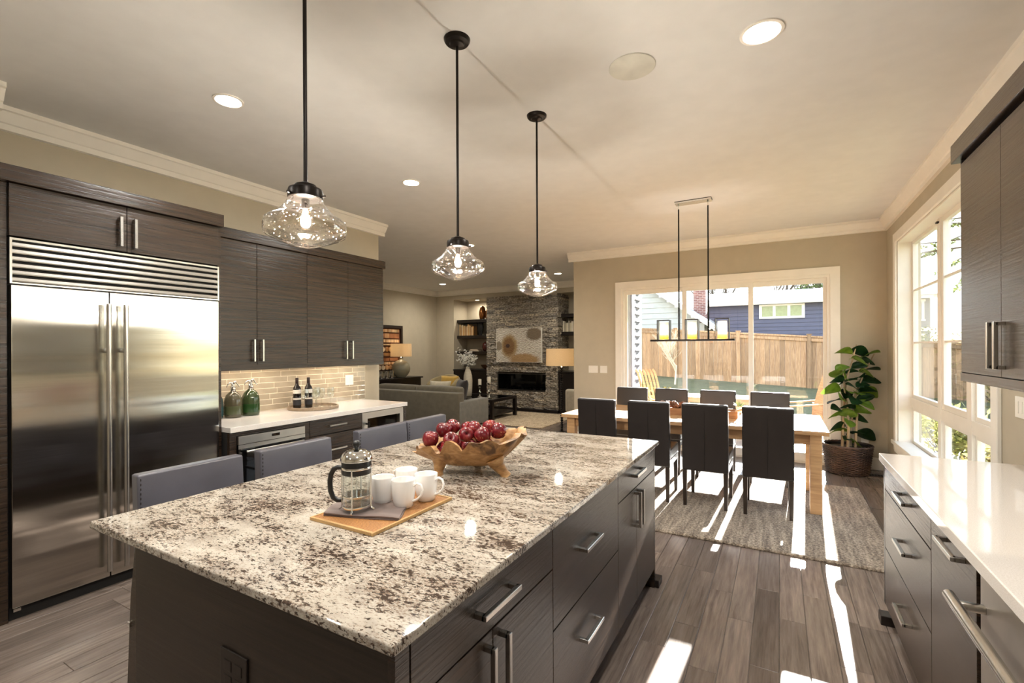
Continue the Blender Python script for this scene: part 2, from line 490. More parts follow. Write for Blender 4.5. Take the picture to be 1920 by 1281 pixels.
for i, (a, b) in enumerate(((Y0, Y1 - .045), (Y1 + .045, Y2 - .045), (Y2 + .045, Y3))):
    for z0, z1, up_ in ((WZ0, ZR0, 0), (ZR1, WZ1 - .016, 1)):
        w = .05 if (i == 1 and up_) else .035
        xo = XW - .004 if (i == 1 and up_) else XW + .008
        s = part('sash', M['white_plastic'], win, (xo, xo + .04, a, a + w, z0, z1), (xo, xo + .04, b - w, b, z0, z1), (xo, xo + .04, a + w, b - w, z0, z0 + w), (xo, xo + .04, a + w, b - w, z1 - w, z1), bev=.003)
        part('pane', M['glass'], s, (xo + .018, xo + .022, a + w, b - w, z0 + w, z1 - w))
        if up_:
            for zm in (1.545, 2.11): part('muntin', M['white_plastic'], s, (xo + .008, xo + .03, a + w, b - w, zm - .009, zm + .009))
    if i == 1: part('sash_latch', M['black_metal'], win, (XW - .03, XW - .012, Y2 - .02, Y2 + .02, WZ1 - .06, WZ1 - .045))

# small unseen window added beside the camera for fill light and the steel's reflection
bm = bmesh.new()
for b in ((XR - .024, XR, .2, .3, 1.5, 2.1), (XR - .024, XR, 1.1, 1.2, 1.5, 2.1), (XR - .024, XR, .3, 1.1, 2.0, 2.1), (XR - .024, XR, .3, 1.1, 1.5, 1.6),
          (XW, XW + .05, .3, .35, 1.65, 1.95), (XW, XW + .05, 1.05, 1.1, 1.65, 1.95), (XW, XW + .05, .3, 1.1, 1.6, 1.65), (XW, XW + .05, .3, 1.1, 1.95, 2.0)): bx(bm, *b)
added_win = struct(obj('added_window', bm, M['trim'], loc=(XR, .3, 1.6)))
part('pane', M['glass'], added_win, (XW + .02, XW + .025, .35, 1.05, 1.65, 1.95))

# ------------------------------------------------ glazed backsplash tiles on wall_left
_tm = {}
def tile_mesh(w, h):
    k = (round(w, 3), round(h, 3))
    if k not in _tm:
        b = bmesh.new(); bx(b, 0, .009, -w / 2 + .0016, w / 2 - .0016, -h / 2 + .0016, h / 2 - .0016, .002, 1)
        me = bpy.data.meshes.new('tile'); bmesh.ops.recalc_face_normals(b, faces=b.faces); b.to_mesh(me); b.free(); me.materials.append(M['tile']); _tm[k] = me
    return _tm[k]
grt = part('grout_bed', M['grout'], wall_left, (XL, XL + .0118, 2.035, 4.03, .913, 1.345))
rg = random.Random(3); h = .0535
for r in range(8):
    z = .915 + h * (r + .5); y = 2.05 - rg.random() * .12
    while y < 4.03:
        w = rg.choice([.10, .2, .3, .3, .3]); y1 = min(y + w, 4.03); y0 = max(y, 2.04)
        if y1 - y0 > .03:
            o = bpy.data.objects.new('tile', tile_mesh(y1 - y0, h)); COL.objects.link(o); o.parent = wall_left; WL[o.name] = WL['wall_left']
            o.location = Vector((XL + .004, (y0 + y1) / 2, z)) - WL['wall_left']; o.rotation_euler = (0, rg.uniform(-.006, .006), rg.uniform(-.008, .008))
        y += w
# ---------------------------------------------------------------- kitchen: cabinets
def handle_v(parent, x, y, z0, z1, side, m=None, w=.015, d=.036):
    """vertical square bar pull on an X-facing front; side=+1 stands out to +X"""
    bm = bmesh.new(); s = side
    xs = lambda a, b: (min(x + s * a, x + s * b), max(x + s * a, x + s * b))
    bx(bm, *xs(d - w, d), y - w / 2, y + w / 2, z0, z1, .0015, 1)
    bx(bm, *xs(0, d - w / 2), y - w / 2, y + w / 2, z0, z0 + w, .001, 1); bx(bm, *xs(0, d - w / 2), y - w / 2, y + w / 2, z1 - w, z1, .001, 1)
    return obj('handle', bm, m or M['steel_handle'], parent)
def handle_h(parent, x, y0, y1, z, side, m=None, w=.015, d=.036):
    bm = bmesh.new(); s = side
    xs = lambda a, b: (min(x + s * a, x + s * b), max(x + s * a, x + s * b))
    bx(bm, *xs(d - w, d), y0, y1, z - w / 2, z + w / 2, .0015, 1)
    bx(bm, *xs(0, d - w / 2), y0, y0 + w, z - w / 2, z + w / 2, .001, 1); bx(bm, *xs(0, d - w / 2), y1 - w, y1, z - w / 2, z + w / 2, .001, 1)
    return obj('handle', bm, m or M['steel_handle'], parent)
G = .0018
def front(name, parent, side, xf, y0, y1, z0, z1, t=.02, m=None):
    a, b = (xf - t, xf) if side > 0 else (xf, xf + t)
    return part(name, m or M['cab'], parent, (a, b, y0 + G, y1 - G, z0 + G, z1 - G), bev=.0012)

# refrigerator
FX = -3.682
fr = thing('refrigerator', 'wide built-in stainless steel refrigerator with louvred top grille', 'refrigerator', (-4.0, 1.45, 0))
part('body', M['cab_dark'], fr, (-4.30, FX - .05, .885, 2.015, .0, 2.13))
for y0, y1, hy in ((.897, 1.334, 1.312), (1.339, 2.003, 1.400)):
    d = part('door', M['steel'], fr, (FX - .055, FX, y0, y1, .075, 1.868), bev=.004, smooth=40)
    bm = bmesh.new(); tube(bm, [(FX + .06, hy, .13), (FX + .06, hy, 1.79)], .0135, 16)
    for z in (.42, 1.50):
        bx(bm, FX, FX + .06, hy - .007, hy + .007, z - .014, z + .014, .002, 1)
    obj('handle', bm, M['steel_handle'], d, 50)
gf = part('grille', M['steel_trim'], fr, (FX - .05, FX, .893, .903, 1.874, 2.128), (FX - .05, FX, 1.997, 2.007, 1.874, 2.128), (FX - .05, FX, .903, 1.997, 2.116, 2.128), (FX - .05, FX, .903, 1.997, 1.874, 1.882))
for k in range(6):
    z = 1.886 + k * .0388
    bm = bmesh.new(); prism(bm, [(FX - .045, z + .004), (FX - .002, z), (FX, z + .006), (FX - .004, z + .022), (FX - .038, z + .030)], 'Y', .903, 1.997)
    obj('louver', bm, M['steel_trim'], gf)
part('kick_plate', M['cab_dark'], fr, (-4.25, FX - .04, .893, 2.007, .0, .07))
part('door_hinge', M['chrome'], fr, (FX - .03, FX + .006, .9, .93, .058, .074))

# cabinet surround over and beside the refrigerator
fc = thing('refrigerator_cabinet', 'tall dark wood surround above stainless refrigerator with two short doors', 'cabinet', (-4.0, 1.43, 0))
part('side_panel', M['cab'], fc, (-4.31, -3.70, .845, .885, 0, 2.43)); part('side_panel', M['cab'], fc, (-4.31, -3.70, 2.008, 2.03, 0, 2.43))
part('carcass', M['cab_dark'], fc, (-4.31, -3.705, .885, 2.008, 2.14, 2.43))
part('cornice', M['cab'], fc, (-4.31, -3.655, .83, 2.032, 2.432, 2.522), bev=.002)
for y0, y1, hy in ((.89, 1.431, 1.392), (1.431, 2.005, 1.470)):
    d = front('door', fc, 1, -3.684, y0, y1, 2.137, 2.43)
    handle_v(d, -3.684, hy, 2.166, 2.357, 1)

# wall cabinets
UX = -3.985
for i, (ys, hs, lab) in enumerate((((2.05, 2.494, 3.0), (2.454, 2.532), 'dark wood wall cabinet nearer the steel refrigerator, above the green bottles'),
                                   ((3.0, 3.497, 4.01), (3.457, 3.536), 'dark wood wall cabinet at the free end, above the wine bottles'))):
    t = thing('wall_cabinet', lab, 'cabinet', (-4.15, ys[1], 1.325), group='wall cabinets over the bar counter')
    part('carcass', M['cab'], t, (-4.315, UX - .022, ys[0], ys[2], 1.368, 2.43))
    part('light_rail', M['cab'], t, (UX - .022, UX, ys[0], ys[2] + (.004 if i else 0), 1.325, 1.3705), *([(-4.315, UX - .022, ys[2] - .02, ys[2] + .004, 1.325, 1.367)] if i else []))
    part('cornice', M['cab'], t, (-4.315, UX + .018, ys[0] - .0, ys[2] + (.02 if i else 0), 2.43, 2.515), bev=.002)
    for a, b, hy in ((ys[0], ys[1], hs[0]), (ys[1], ys[2], hs[1])):
        d = front('door', t, 1, UX, a, b, 1.368, 2.43)
        handle_v(d, UX, hy, 1.40, 1.592, 1)
    st = part('light_strip', emit('led_strip_%d' % i, (255, 214, 160), 3), t, (-4.12, -4.09, ys[0] + .1, ys[2] - .08, 1.355, 1.366))
    lamp('strip_light', 'AREA', (-4.105, (ys[0] + ys[2]) / 2, 1.352), .48, t, color=(1, .9, .76), shape='RECTANGLE', size=.03, size_y=.85)

# base cabinets under the wall cabinets
BX_ = -3.60
t = thing('oven_cabinet', 'dark wood base cabinet holding the built-in oven beside the refrigerator', 'cabinet', (-3.95, 2.38, 0))
part('carcass', M['cab_dark'], t, (-4.31, BX_ - .03, 2.032, 2.728, .1, .87)); part('toe_kick', M['cab_dark'], t, (-4.3, BX_ - .07, 2.032, 2.728, 0, .1))
part('frame', M['cab'], t, (BX_ - .03, BX_, 2.034, 2.085, .1, .872), (BX_ - .03, BX_, 2.672, 2.727, .1, .872), (BX_ - .03, BX_, 2.085, 2.672, .842, .872), (BX_ - .03, BX_, 2.085, 2.672, .1, .36), bev=.001)
t = thing('oven', 'built-in oven with stainless control strip and black glass door', 'oven', (-3.9, 2.38, .36))
part('body', M['cab_dark'], t, (-4.1, BX_ - .005, 2.09, 2.668, .365, .838))
part('control_panel', M['steel_trim'], t, (BX_ - .005, BX_ + .02, 2.09, 2.668, .775, .838), bev=.002)
part('display', M['black_glass'], t, (BX_ + .02, BX_ + .0215, 2.36, 2.43, .80, .822))
d = part('door', M['black_glass'], t, (BX_ - .005, BX_ + .018, 2.09, 2.668, .37, .772), bev=.002)
part('trim_strip', M['steel_trim'], d, (BX_ + .018, BX_ + .02, 2.09, 2.668, .742, .772)); part('trim_strip', M['steel_trim'], d, (BX_ + .018, BX_ + .02, 2.09, 2.668, .37, .44))
bm = bmesh.new(); tube(bm, [(BX_ + .055, 2.13, .72), (BX_ + .055, 2.63, .72)], .010, 12)
for y in (2.16, 2.60): bx(bm, BX_, BX_ + .055, y - .008, y + .008, .713, .727)
obj('handle', bm, M['steel_handle'], d, 50)
t = thing('drawer_cabinet', 'dark wood drawer base between the oven and the wine cooler', 'cabinet', (-3.95, 3.03, 0), group='drawer bases')
part('carcass', M['cab_dark'], t, (-4.31, BX_ - .02, 2.73, 3.327, .1, .87)); part('toe_kick', M['cab_dark'], t, (-4.3, BX_ - .07, 2.73, 3.327, 0, .1))
for z0, z1, zh in ((.728, .872, .802), (.425, .724, .582), (.105, .421, .27)):
    d = front('drawer', t, 1, BX_, 2.73, 3.327, z0, z1); handle_h(d, BX_, 2.92, 3.115, zh, 1)
t = thing('wine_cooler', 'stainless framed glass door wine cooler at the counter end', 'wine cooler', (-3.95, 3.63, 0))
part('body', M['cab_dark'], t, (-4.31, BX_ - .05, 3.33, 3.925, .06, .1), (-4.31, BX_ - .05, 3.33, 3.37, .1, .868), (-4.31, BX_ - .05, 3.885, 3.925, .1, .868), (-4.31, -4.27, 3.37, 3.885, .1, .868), (-4.31, BX_ - .05, 3.37, 3.885, .83, .868))
part('side_panel', M['cab'], t, (-4.31, BX_, 3.928, 3.958, 0, .872))
d = part('door', M['steel_trim'], t, (BX_ - .05, BX_ - .005, 3.335, 3.405, .09, .866), (BX_ - .05, BX_ - .005, 3.868, 3.922, .09, .866), (BX_ - .05, BX_ - .005, 3.405, 3.868, .803, .866), (BX_ - .05, BX_ - .005, 3.405, 3.868, .09, .15))
part('pane', M['glass'], d, (BX_ - .03, BX_ - .022, 3.405, 3.868, .15, .803))
bm = bmesh.new(); tube(bm, [(BX_ + .035, 3.385, .2), (BX_ + .035, 3.385, .78)], .009, 12)
for z in (.25, .755): bx(bm, BX_ - .01, BX_ + .035, 3.377, 3.393, z - .008, z + .008)
obj('handle', bm, M['black_metal'], d, 50)
for k in range(3): part('shelf', M['table_wood'], t, (-4.2, BX_ - .06, 3.375, 3.88, .24 + k * .19, .255 + k * .19))
bm = bmesh.new(); bx(bm, XL + .002, -3.583, 2.032, 3.966, .874, .915, .003, 2)
tag(obj('bar_countertop', bm, M['quartz'], loc=(-3.95, 3.0, .874)), 'long white quartz countertop along the tiled left wall', 'countertop')

# ---------------------------------------------------------------- island
IX = -.685
def island_unit(label, y0, y1): 
    t = thing('island_cabinet', label, 'cabinet', (-1.0, (y0 + y1) / 2, 0), group='island cabinets')
    part('carcass', M['cab_dark'], t, (-1.33, IX - .02, y0, y1, .115, .89)); part('toe_kick', M['cab_dark'], t, (-1.33, IX - .065, y0, y1, 0, .115))
    return t
t = island_unit('island cabinet nearest the camera with one drawer over two doors', .745, 1.487)
d = front('drawer', t, 1, IX, .763, 1.487, .737, .882); handle_h(d, IX, 1.005, 1.197, .812, 1)
for a, b, hy in ((.763, 1.094, 1.055), (1.094, 1.487, 1.132)):
    d = front('door', t, 1, IX, a, b, .118, .735); handle_v(d, IX, hy, .52, .712, 1)
t = island_unit('middle island cabinet with two deep drawers', 1.487, 2.245)
for z0, z1, zh in ((.520, .882, .711), (.118, .518, .357)):
    d = front('drawer', t, 1, IX, 1.487, 2.245, z0, z1); handle_h(d, IX, 1.735, 1.927, zh, 1)
t = island_unit('far island cabinet near the dining chairs with small drawer over two narrow doors', 2.245, 2.997)
d = front('drawer', t, 1, IX, 2.245, 2.997, .742, .882); handle_h(d, IX, 2.48, 2.672, .824, 1)
for a, b, hy in ((2.245, 2.585, 2.555), (2.585, 2.997, 2.612)):
    d = front('door', t, 1, IX, a, b, .118, .74); handle_v(d, IX, hy, .53, .722, 1)
t = thing('island_end_panel', 'dark wood end panel of island facing the camera', 'panel', (-1.25, .73, 0))
part('panel', M['island_end'], t, (-1.80, -.705, .718, .743, 0, .889)); part('stile', M['cab'], t, (-.705, IX, .718, .76, 0, .889))
bm = bmesh.new(); prism(bm, [(-1.80, .885), (-1.835, .7), (-1.86, .4), (-1.90, 0), (-1.80, 0)], 'Y', .718, .78)
obj('flared_leg', bm, M['cab'], t)
part('hook', M['chrome'], t, (-1.842, -1.828, .712, .718, .605, .62))
t = thing('island_back_panel', 'dark wood back panel of island facing the stools', 'panel', (-1.36, 1.87, 0))
part('panel', M['cab'], t, (-1.36, -1.335, .745, 2.997, 0, .889))
part('support_leg', M['cab'], t, (-1.86, -1.80, 2.9, 2.96, 0, .889)); part('apron', M['cab'], t, (-1.80, -1.36, 2.91, 2.935, .80, .889))
t = thing('island_far_panel', 'dark wood end panel of island facing the dining table with block foot', 'panel', (-1.0, 3.01, 0))
part('panel', M['cab'], t, (-1.36, IX + .0, 2.999, 3.02, .0, .889)); part('foot', M['espresso'], t, (-.79, -.66, 3.005, 3.10, 0, .045), bev=.004)
bm = bmesh.new(); bx(bm, -2.06, -.663, .689, 3.045, .890, .915, .005, 3)
tag(obj('granite_worktop', bm, M['granite'], smooth=40, loc=(-1.36, 1.87, .89), wn=True), 'speckled cream granite island worktop with polished eased edge', 'worktop')

def outlet(name, label, axis, pos, w, h, n, toggles, m=None, fr_=None):
    """wall plate; axis 'X+': plate faces +X, 'X-', 'Y-'"""
    t = thing(name, label, 'outlet' if not toggles else 'light switch', pos)
    x, y, z = pos
    def b(u0, u1, z0, z1, d0, d1):
        if axis == 'Y-': return (x + u0, x + u1, y - d1, y - d0, z + z0, z + z1)
        if axis == 'X+': return (x + d0, x + d1, y + u0, y + u1, z + z0, z + z1)
        return (x - d1, x - d0, y + u0, y + u1, z + z0, z + z1)
    part('plate', m or M['white_plastic'], t, b(-w / 2, w / 2, -h / 2, h / 2, 0, .006), bev=.002)
    for k in range(n):
        u = (k - (n - 1) / 2) * .046
        if toggles: part('rocker', m or M['white_plastic'], t, b(u - .016, u + .016, -.033, .033, .006, .0095), bev=.001)
        else:
            for zz in (-.02, .02): part('socket', fr_ or m or M['white_plastic'], t, b(u - .016, u + .016, zz - .014, zz + .014, .006, .0075), bev=.001)
    return t
outlet('island_outlet', 'dark brown power outlet on the island end panel', 'Y-', (-1.25, .718, .645), .12, .12, 2, False, M['espresso'])
outlet('backsplash_switch', 'white switch plate on the tiled backsplash right of the wine bottles', 'X+', (XL + .014, 3.79, 1.15), .115, .115, 2, True)
outlet('wall_switch', 'wide white switch plate on dining wall left of the sliding door', 'Y-', (-2.59, YB, 1.167), .155, .115, 3, True)
outlet('wall_outlet', 'narrower white outlet plate right beside the wide switch on dining wall', 'Y-', (-2.418, YB, 1.167), .115, .115, 2, False)
outlet('floor_level_outlet', 'white outlet low on wall behind the potted plant', 'Y-', (.91, YB, .355), .075, .115, 1, False)
outlet('counter_switch', 'white switch plate on right wall beneath the dark wall cabinet', 'X-', (XR, 3.55, 1.17), .16, .115, 3, True)

# ---------------------------------------------------------------- right-hand run
RX = .49
t = thing('base_cabinet', 'weathered dark wood three drawer base nearest the window on the right run', 'cabinet', (.8, 2.75, 0))
part('carcass', M['cab_dark'], t, (RX + .02, 1.12, 2.305, 3.195, .115, .87)); part('toe_kick', M['cab_dark'], t, (RX + .075, 1.12, 2.305, 3.195, 0, .115))
part('end_panel', M['espresso'], t, (RX, 1.12, 3.197, 3.225, .115, .872)); part('foot', M['espresso'], t, (RX - .02, RX + .12, 3.19, 3.27, 0, .05), bev=.004)
for z0, z1, zh in ((.740, .872, .818), (.427, .738, .60), (.118, .425, .297)):
    d = front('drawer', t, -1, RX, 2.305, 3.195, z0, z1); handle_h(d, RX, 2.60, 2.80, zh, -1)
t = thing('pull_out_cabinet', 'weathered dark wood narrow pull-out base between drawers and dishwasher', 'cabinet', (.8, 2.07, 0))
part('carcass', M['cab_dark'], t, (RX + .02, 1.12, 1.82, 2.303, .115, .87)); part('toe_kick', M['cab_dark'], t, (RX + .075, 1.12, 1.82, 2.303, 0, .115))
d = front('door', t, -1, RX, 1.835, 2.303, .118, .872); handle_h(d, RX, 1.925, 2.125, .846, -1)
t = thing('dishwasher', 'panelled steel dishwasher with long tubular handle under right counter', 'dishwasher', (.8, 1.5, 0))
part('body', M['cab_dark'], t, (RX + .03, 1.12, 1.20, 1.815, .1, .87)); part('toe_kick', M['cab_dark'], t, (RX + .075, 1.12, 1.2, 1.815, 0, .1))
part('door', plain('dishwasher_panel', (158, 150, 140), .3, metal=.7), t, (RX, RX + .03, 1.205, 1.806, .118, .868), bev=.002)
bm = bmesh.new(); tube(bm, [(RX - .062, 1.25, .775), (RX - .062, 1.83, .775)], .015, 16)
for y in (1.31, 1.77): bx(bm, RX - .062, RX, y - .01, y + .01, .765, .785, .001, 1)
obj('handle', bm, M['steel_handle'], t, 50)
t = thing('sink_cabinet', 'plain dark wood base cabinet next to the dishwasher beyond the picture edge', 'cabinet', (.8, .2, 0))
part('carcass', M['cab'], t, (RX, 1.12, -.9, 1.198, .115, .872)); part('toe_kick', M['cab_dark'], t, (RX + .075, 1.12, -.9, 1.198, 0, .115))
bm = bmesh.new(); bx(bm, .475, XR - .002, -.9, 3.268, .874, .915, .004, 3)
tag(obj('window_countertop', bm, M['quartz'], smooth=40, loc=(.8, 1.2, .874), wn=True), 'glossy white quartz countertop on right run reflecting the tall window', 'countertop')
VX = .78
t = thing('right_wall_cabinet', 'dark textured wood wall cabinet above the right counter beside the tall window', 'cabinet', (.95, 2.45, 1.33))
part('carcass', M['cab_dark'], t, (VX + .022, XR - .003, 1.90, 3.115, 1.38, 2.42)); part('end_panel', M['cab_dark'], t, (VX + .004, XR - .003, 3.115, 3.13, 1.332, 2.42))
part('light_rail', M['cab'], t, (VX, VX + .022, 1.9, 3.13, 1.332, 1.372)); part('bottom', M['cab'], t, (VX + .022, XR - .003, 1.9, 3.115, 1.365, 1.38))
part('cornice', M['cab'], t, (VX - .024, XR - .003, 1.88, 3.17, 2.42, 2.512), bev=.002)
for a, b, hy in ((2.634, 3.115, 2.775), (2.21, 2.634, 2.57), (1.9, 2.21, 2.0)):
    d = front('door', t, -1, VX, a, b, 1.375, 2.40)
    if hy > 2.3: handle_v(d, VX, 2.669 if hy > 2.7 else 2.599, 1.408, 1.60, -1, M['black_metal'] if 0 else M['steel_handle'])

# ---------------------------------------------------------------- bar stools
st = thing('bar_stool', 'grey leather bar stool nearest the camera at the island', 'stool', (-2.32, 1.188, 0), group='stools along the island')
bm = bmesh.new(); bx(bm, -.115, -.055, -.229, .229, .50, .965, .010, 2)
for v in bm.verts:
    v.co.x -= (v.co.z - .5) * .06 - .10 * (v.co.y / .229) ** 2 * .18
obj('backrest', bm, M['leather_grey'], st, 60, world=False, wn=True)
bm = bmesh.new(); bx(bm, -.075, .335, -.225, .225, .555, .645, .022, 3); obj('seat', bm, M['leather_grey'], st, 60, world=False, wn=True)
for sx_ in (-.07, .30):
    for sy_ in (-.195, .195):
        bm = bmesh.new(); prism(bm, [(sx_ - .02, sy_ - .02), (sx_ + .02, sy_ - .02), (sx_ + .02, sy_ + .02), (sx_ - .02, sy_ + .02)], 'Z', 0, .56)
        for v in bm.verts:
            if v.co.z < .1: v.co.x = sx_ + (v.co.x - sx_) * .7; v.co.y = sy_ + (v.co.y - sy_) * .7
        obj('leg', bm, M['chair_wood'], st, world=False)
for a in ((-.07, .30, -.203, -.187), (-.07, .30, .187, .203), (.292, .308, -.195, .195)):
    bm = bmesh.new(); bx(bm, a[0], a[1], a[2], a[3], .2, .225); obj('stretcher', bm, M['chair_wood'], st, world=False)
bm = bmesh.new()
for k in range(22):
    bx(bm, -.057, -.0535, -.222, -.219, .52 + k * .02, .53 + k * .02)
obj('stitching', bm, M['leather'], st, world=False)
for y, lab in ((1.735, 'grey leather bar stool second from the camera, behind the french press'), (2.404, 'grey leather bar stool third from the camera, left of the wooden bowl'),
               (2.873, 'grey leather bar stool farthest from the camera, by the grey sofa')):
    dup(st, (-2.32, y, 0), 0, lab)
# ---------------------------------------------------------------- things on the island
TZ = .915
def rattan():
    n = N('woven_rattan'); v = n.coords((1, 1, 1))
    w1 = n.new('ShaderNodeTexWave', wave_type='BANDS', bands_direction='X'); w1.inputs['Scale'].default_value = 55
    w2 = n.new('ShaderNodeTexWave', wave_type='BANDS', bands_direction='Y'); w2.inputs['Scale'].default_value = 55
    n.link(v, w1.inputs['Vector']); n.link(v, w2.inputs['Vector'])
    h = n.math('MAXIMUM', n.math('MULTIPLY', w1.outputs['Fac'], n.noise(v, 120, 1)), n.math('MULTIPLY', w2.outputs['Fac'], .6))
    n.set(color=n.ramp(h, [(.05, (94, 54, 22)), (.5, (188, 132, 74))]), rough=.5); n.bump(h, .9, .004)
    return n.m
M['rattan'] = rattan()
M['rattan_rim'] = plain('rattan_rim', (196, 160, 108), .5)
t = thing('serving_tray', 'flat woven rattan tray carrying the french press and white mugs', 'tray', (-1.2545, 1.268, TZ))
part('woven_mat', M['rattan'], t, (-1.398, -1.111, 1.072, 1.464, TZ + .001, TZ + .009))
for a in ((-1.404, -1.396, 1.062, 1.474), (-1.113, -1.105, 1.062, 1.474), (-1.396, -1.113, 1.062, 1.072), (-1.396, -1.113, 1.464, 1.474)):
    bm = bmesh.new(); L = max(a[1] - a[0], a[3] - a[2]); n = int(L / .0055)
    for k in range(n):
        f0, f1 = k / n, (k + .82) / n
        if a[1] - a[0] > a[3] - a[2]: bx(bm, a[0] + L * f0, a[0] + L * f1, a[2], a[3], TZ, TZ + .012, .0015, 1)
        else: bx(bm, a[0], a[1], a[2] + L * f0, a[2] + L * f1, TZ, TZ + .012, .0015, 1)
    obj('wrapped_rim', bm, M['rattan_rim'], t)
# napkin
def cloth(name, color, scale=900, rough=.9):
    n = N(name); v = n.coords()
    f = n.noise(v, scale, 2); g = n.noise(v, 12, 3)
    d = tuple(c * .8 for c in color); n.set(color=n.mix(.5, n.ramp(f, [(.3, d), (.7, color)]), n.ramp(g, [(.3, d), (.7, color)])), rough=rough, sheen=.25)
    n.bump(f, .25, .001); return n.m
M['napkin'] = cloth('grey_brown_linen', (116, 98, 92))
nt = thing('napkin', 'folded grey brown linen napkin under the french press', 'napkin', (-1.287, 1.214, TZ + .009))
A, B_, C_ = Vector((-1.377, 1.094, 0)), Vector((-1.114, 1.183, 0)), Vector((-1.198, 1.338, 0)); D_ = A + C_ - B_
for k in range(2):
    bm = bmesh.new(); z0 = TZ + .0095 + k * .0062; n = 14
    gr = [[None] * (n + 1) for _ in range(n + 1)]; gl = [[None] * (n + 1) for _ in range(n + 1)]
    for i in range(n + 1):
        for j in range(n + 1):
            u, v = i / n, j / n
            p = A.lerp(B_, u).lerp(D_.lerp(C_, u), v)
            wv = .0012 * math.sin(9 * u + 4 * v + k) + .001 * math.sin(15 * v + k)
            edge = min(u, 1 - u, v, 1 - v); e = max(0, 1 - edge / .06)
            off = Vector((math.sin(7 * v + k * 2), math.cos(6 * u + k), 0)) * .003 * e
            gr[i][j] = bm.verts.new(p + off + Vector((0, 0, z0 + .0055 + wv * (1 if k else .4) - .002 * e * e)))
            gl[i][j] = bm.verts.new(p + off + Vector((0, 0, z0 + wv * (.4 if k else 0))))
    for i in range(n):
        for j in range(n):
            bm.faces.new((gr[i][j], gr[i + 1][j], gr[i + 1][j + 1], gr[i][j + 1])); bm.faces.new((gl[i][j], gl[i][j + 1], gl[i + 1][j + 1], gl[i + 1][j]))
    for i in range(n):
        for (p, q) in (((i, 0), (i + 1, 0)), ((i + 1, n), (i, n)), ((0, i + 1), (0, i)), ((n, i), (n, i + 1))):
            bm.faces.new((gl[p[0]][p[1]], gl[q[0]][q[1]], gr[q[0]][q[1]], gr[p[0]][p[1]]))
    obj('fold', bm, M['napkin'], nt, 60)
# french press
px, py, pz = -1.296, 1.172, TZ + .022
t = thing('french_press', 'glass french press with chrome frame, domed lid and black handle', 'coffee press', (px, py, pz))
bm = bmesh.new(); lathe(bm, [(.046, .012), (.048, .016), (.048, .150), (.0455, .150), (.0455, .018), (0, .018)], 40, (px, py, pz), top=False); obj('beaker', bm, M['clear'], t, 40)
bm = bmesh.new(); lathe(bm, [(.0495, .128), (.0505, .130), (.0505, .172), (.0495, .174), (.047, .174)], 40, (px, py, pz)); obj('collar', bm, M['black_plastic'], t, 40)
bm = bmesh.new(); lathe(bm, [(.0515, .146), (.0525, .148), (.0525, .152), (.0515, .154)], 40, (px, py, pz)); lathe(bm, [(.0495, .012), (.0500, .014), (.0500, .019), (.0495, .021)], 40, (px, py, pz), top=False, bot=False); lathe(bm, [(.0495, .052), (.0502, .053), (.0502, .056), (.0495, .057)], 40, (px, py, pz), top=False, bot=False)
for k in range(4):
    a = PI / 4 + k * PI / 2 - .25; c_, s_ = math.cos(a), math.sin(a)
    pts = [(px + c_ * r, py + s_ * r, pz + z) for r, z in ((.0515, .150), (.0505, .10), (.0505, .02), (.053, .008), (.062, .002))]
    tube(bm, pts, .0042, 6, flat=.4)
obj('frame', bm, M['chrome'], t, 40)
bm = bmesh.new(); lathe(bm, [(.054, .174), (.055, .178), (.053, .186), (.046, .199), (.034, .207), (.018, .2115), (.008, .2125), (0, .2125)], 40, (px, py, pz)); obj('lid', bm, M['chrome'], t, 50)
bm = bmesh.new(); lathe(bm, [(.007, .2115), (.006, .217), (.0115, .223), (.0135, .230), (.0115, .238), (.005, .243), (0, .2435)], 24, (px, py, pz)); obj('knob', bm, M['black_plastic'], t, 60)
bm = bmesh.new(); tube(bm, [(px, py, pz + .05), (px, py, pz + .21)], .0022, 8); lathe(bm, [(.043, .046), (.0445, .048), (.0445, .054), (.043, .056)], 32, (px, py, pz)); obj('plunger', bm, M['chrome'], t, 40)
hd = (Vector((-.87, -.49, 0))).normalized()
hp = lambda r, z: Vector((px, py, pz + z)) + hd * r
bm = bmesh.new(); tube(bm, [hp(.050, .147), hp(.066, .149), hp(.080, .142), hp(.090, .124), hp(.094, .098), hp(.092, .066), hp(.083, .043), hp(.068, .033), hp(.052, .033)], [.0075, .0085, .009, .009, .009, .009, .009, .0085, .0075], 12)
obj('handle', bm, M['black_plastic'], t, 60)
# mugs
def mug(label, x, y, ang):
    z = TZ + .010
    t = thing('mug', label, 'mug', (x, y, z), 0, 'white mugs on the rattan tray')
    bm = bmesh.new(); lathe(bm, [(.030, 0), (.033, .002), (.038, .025), (.042, .055), (.0435, .098), (.043, .1), (.0405, .0985), (.039, .055), (.034, .012), (0, .008)], 36, (x, y, z), top=False); obj('body', bm, M['porcelain'], t, 50)
    d = Vector((math.cos(ang), math.sin(ang), 0)); q = lambda r, zz: Vector((x, y, z + zz)) + d * r
    bm = bmesh.new(); tube(bm, [q(.041, .080), q(.055, .088), q(.069, .083), (q(.075, .066)), q(.070, .046), q(.055, .031), q(.036, .022)], [.0062, .0058, .0055, .0055, .0055, .0058, .0065], 10, flat=.75); obj('handle', bm, M['porcelain'], t, 60)
av = math.atan2(.49, .87)
mug('white mug nearest the french press, handle turned away', -1.290, 1.292, av + 2.2)
mug('white mug at the front of the group, partly behind the napkin corner', -1.197, 1.302, av - .25)
mug('white mug on the right of the group with its handle over the tray edge', -1.177, 1.405, av - .35)
mug('white mug at the back of the group, mostly hidden', -1.288, 1.418, av + 2.6)

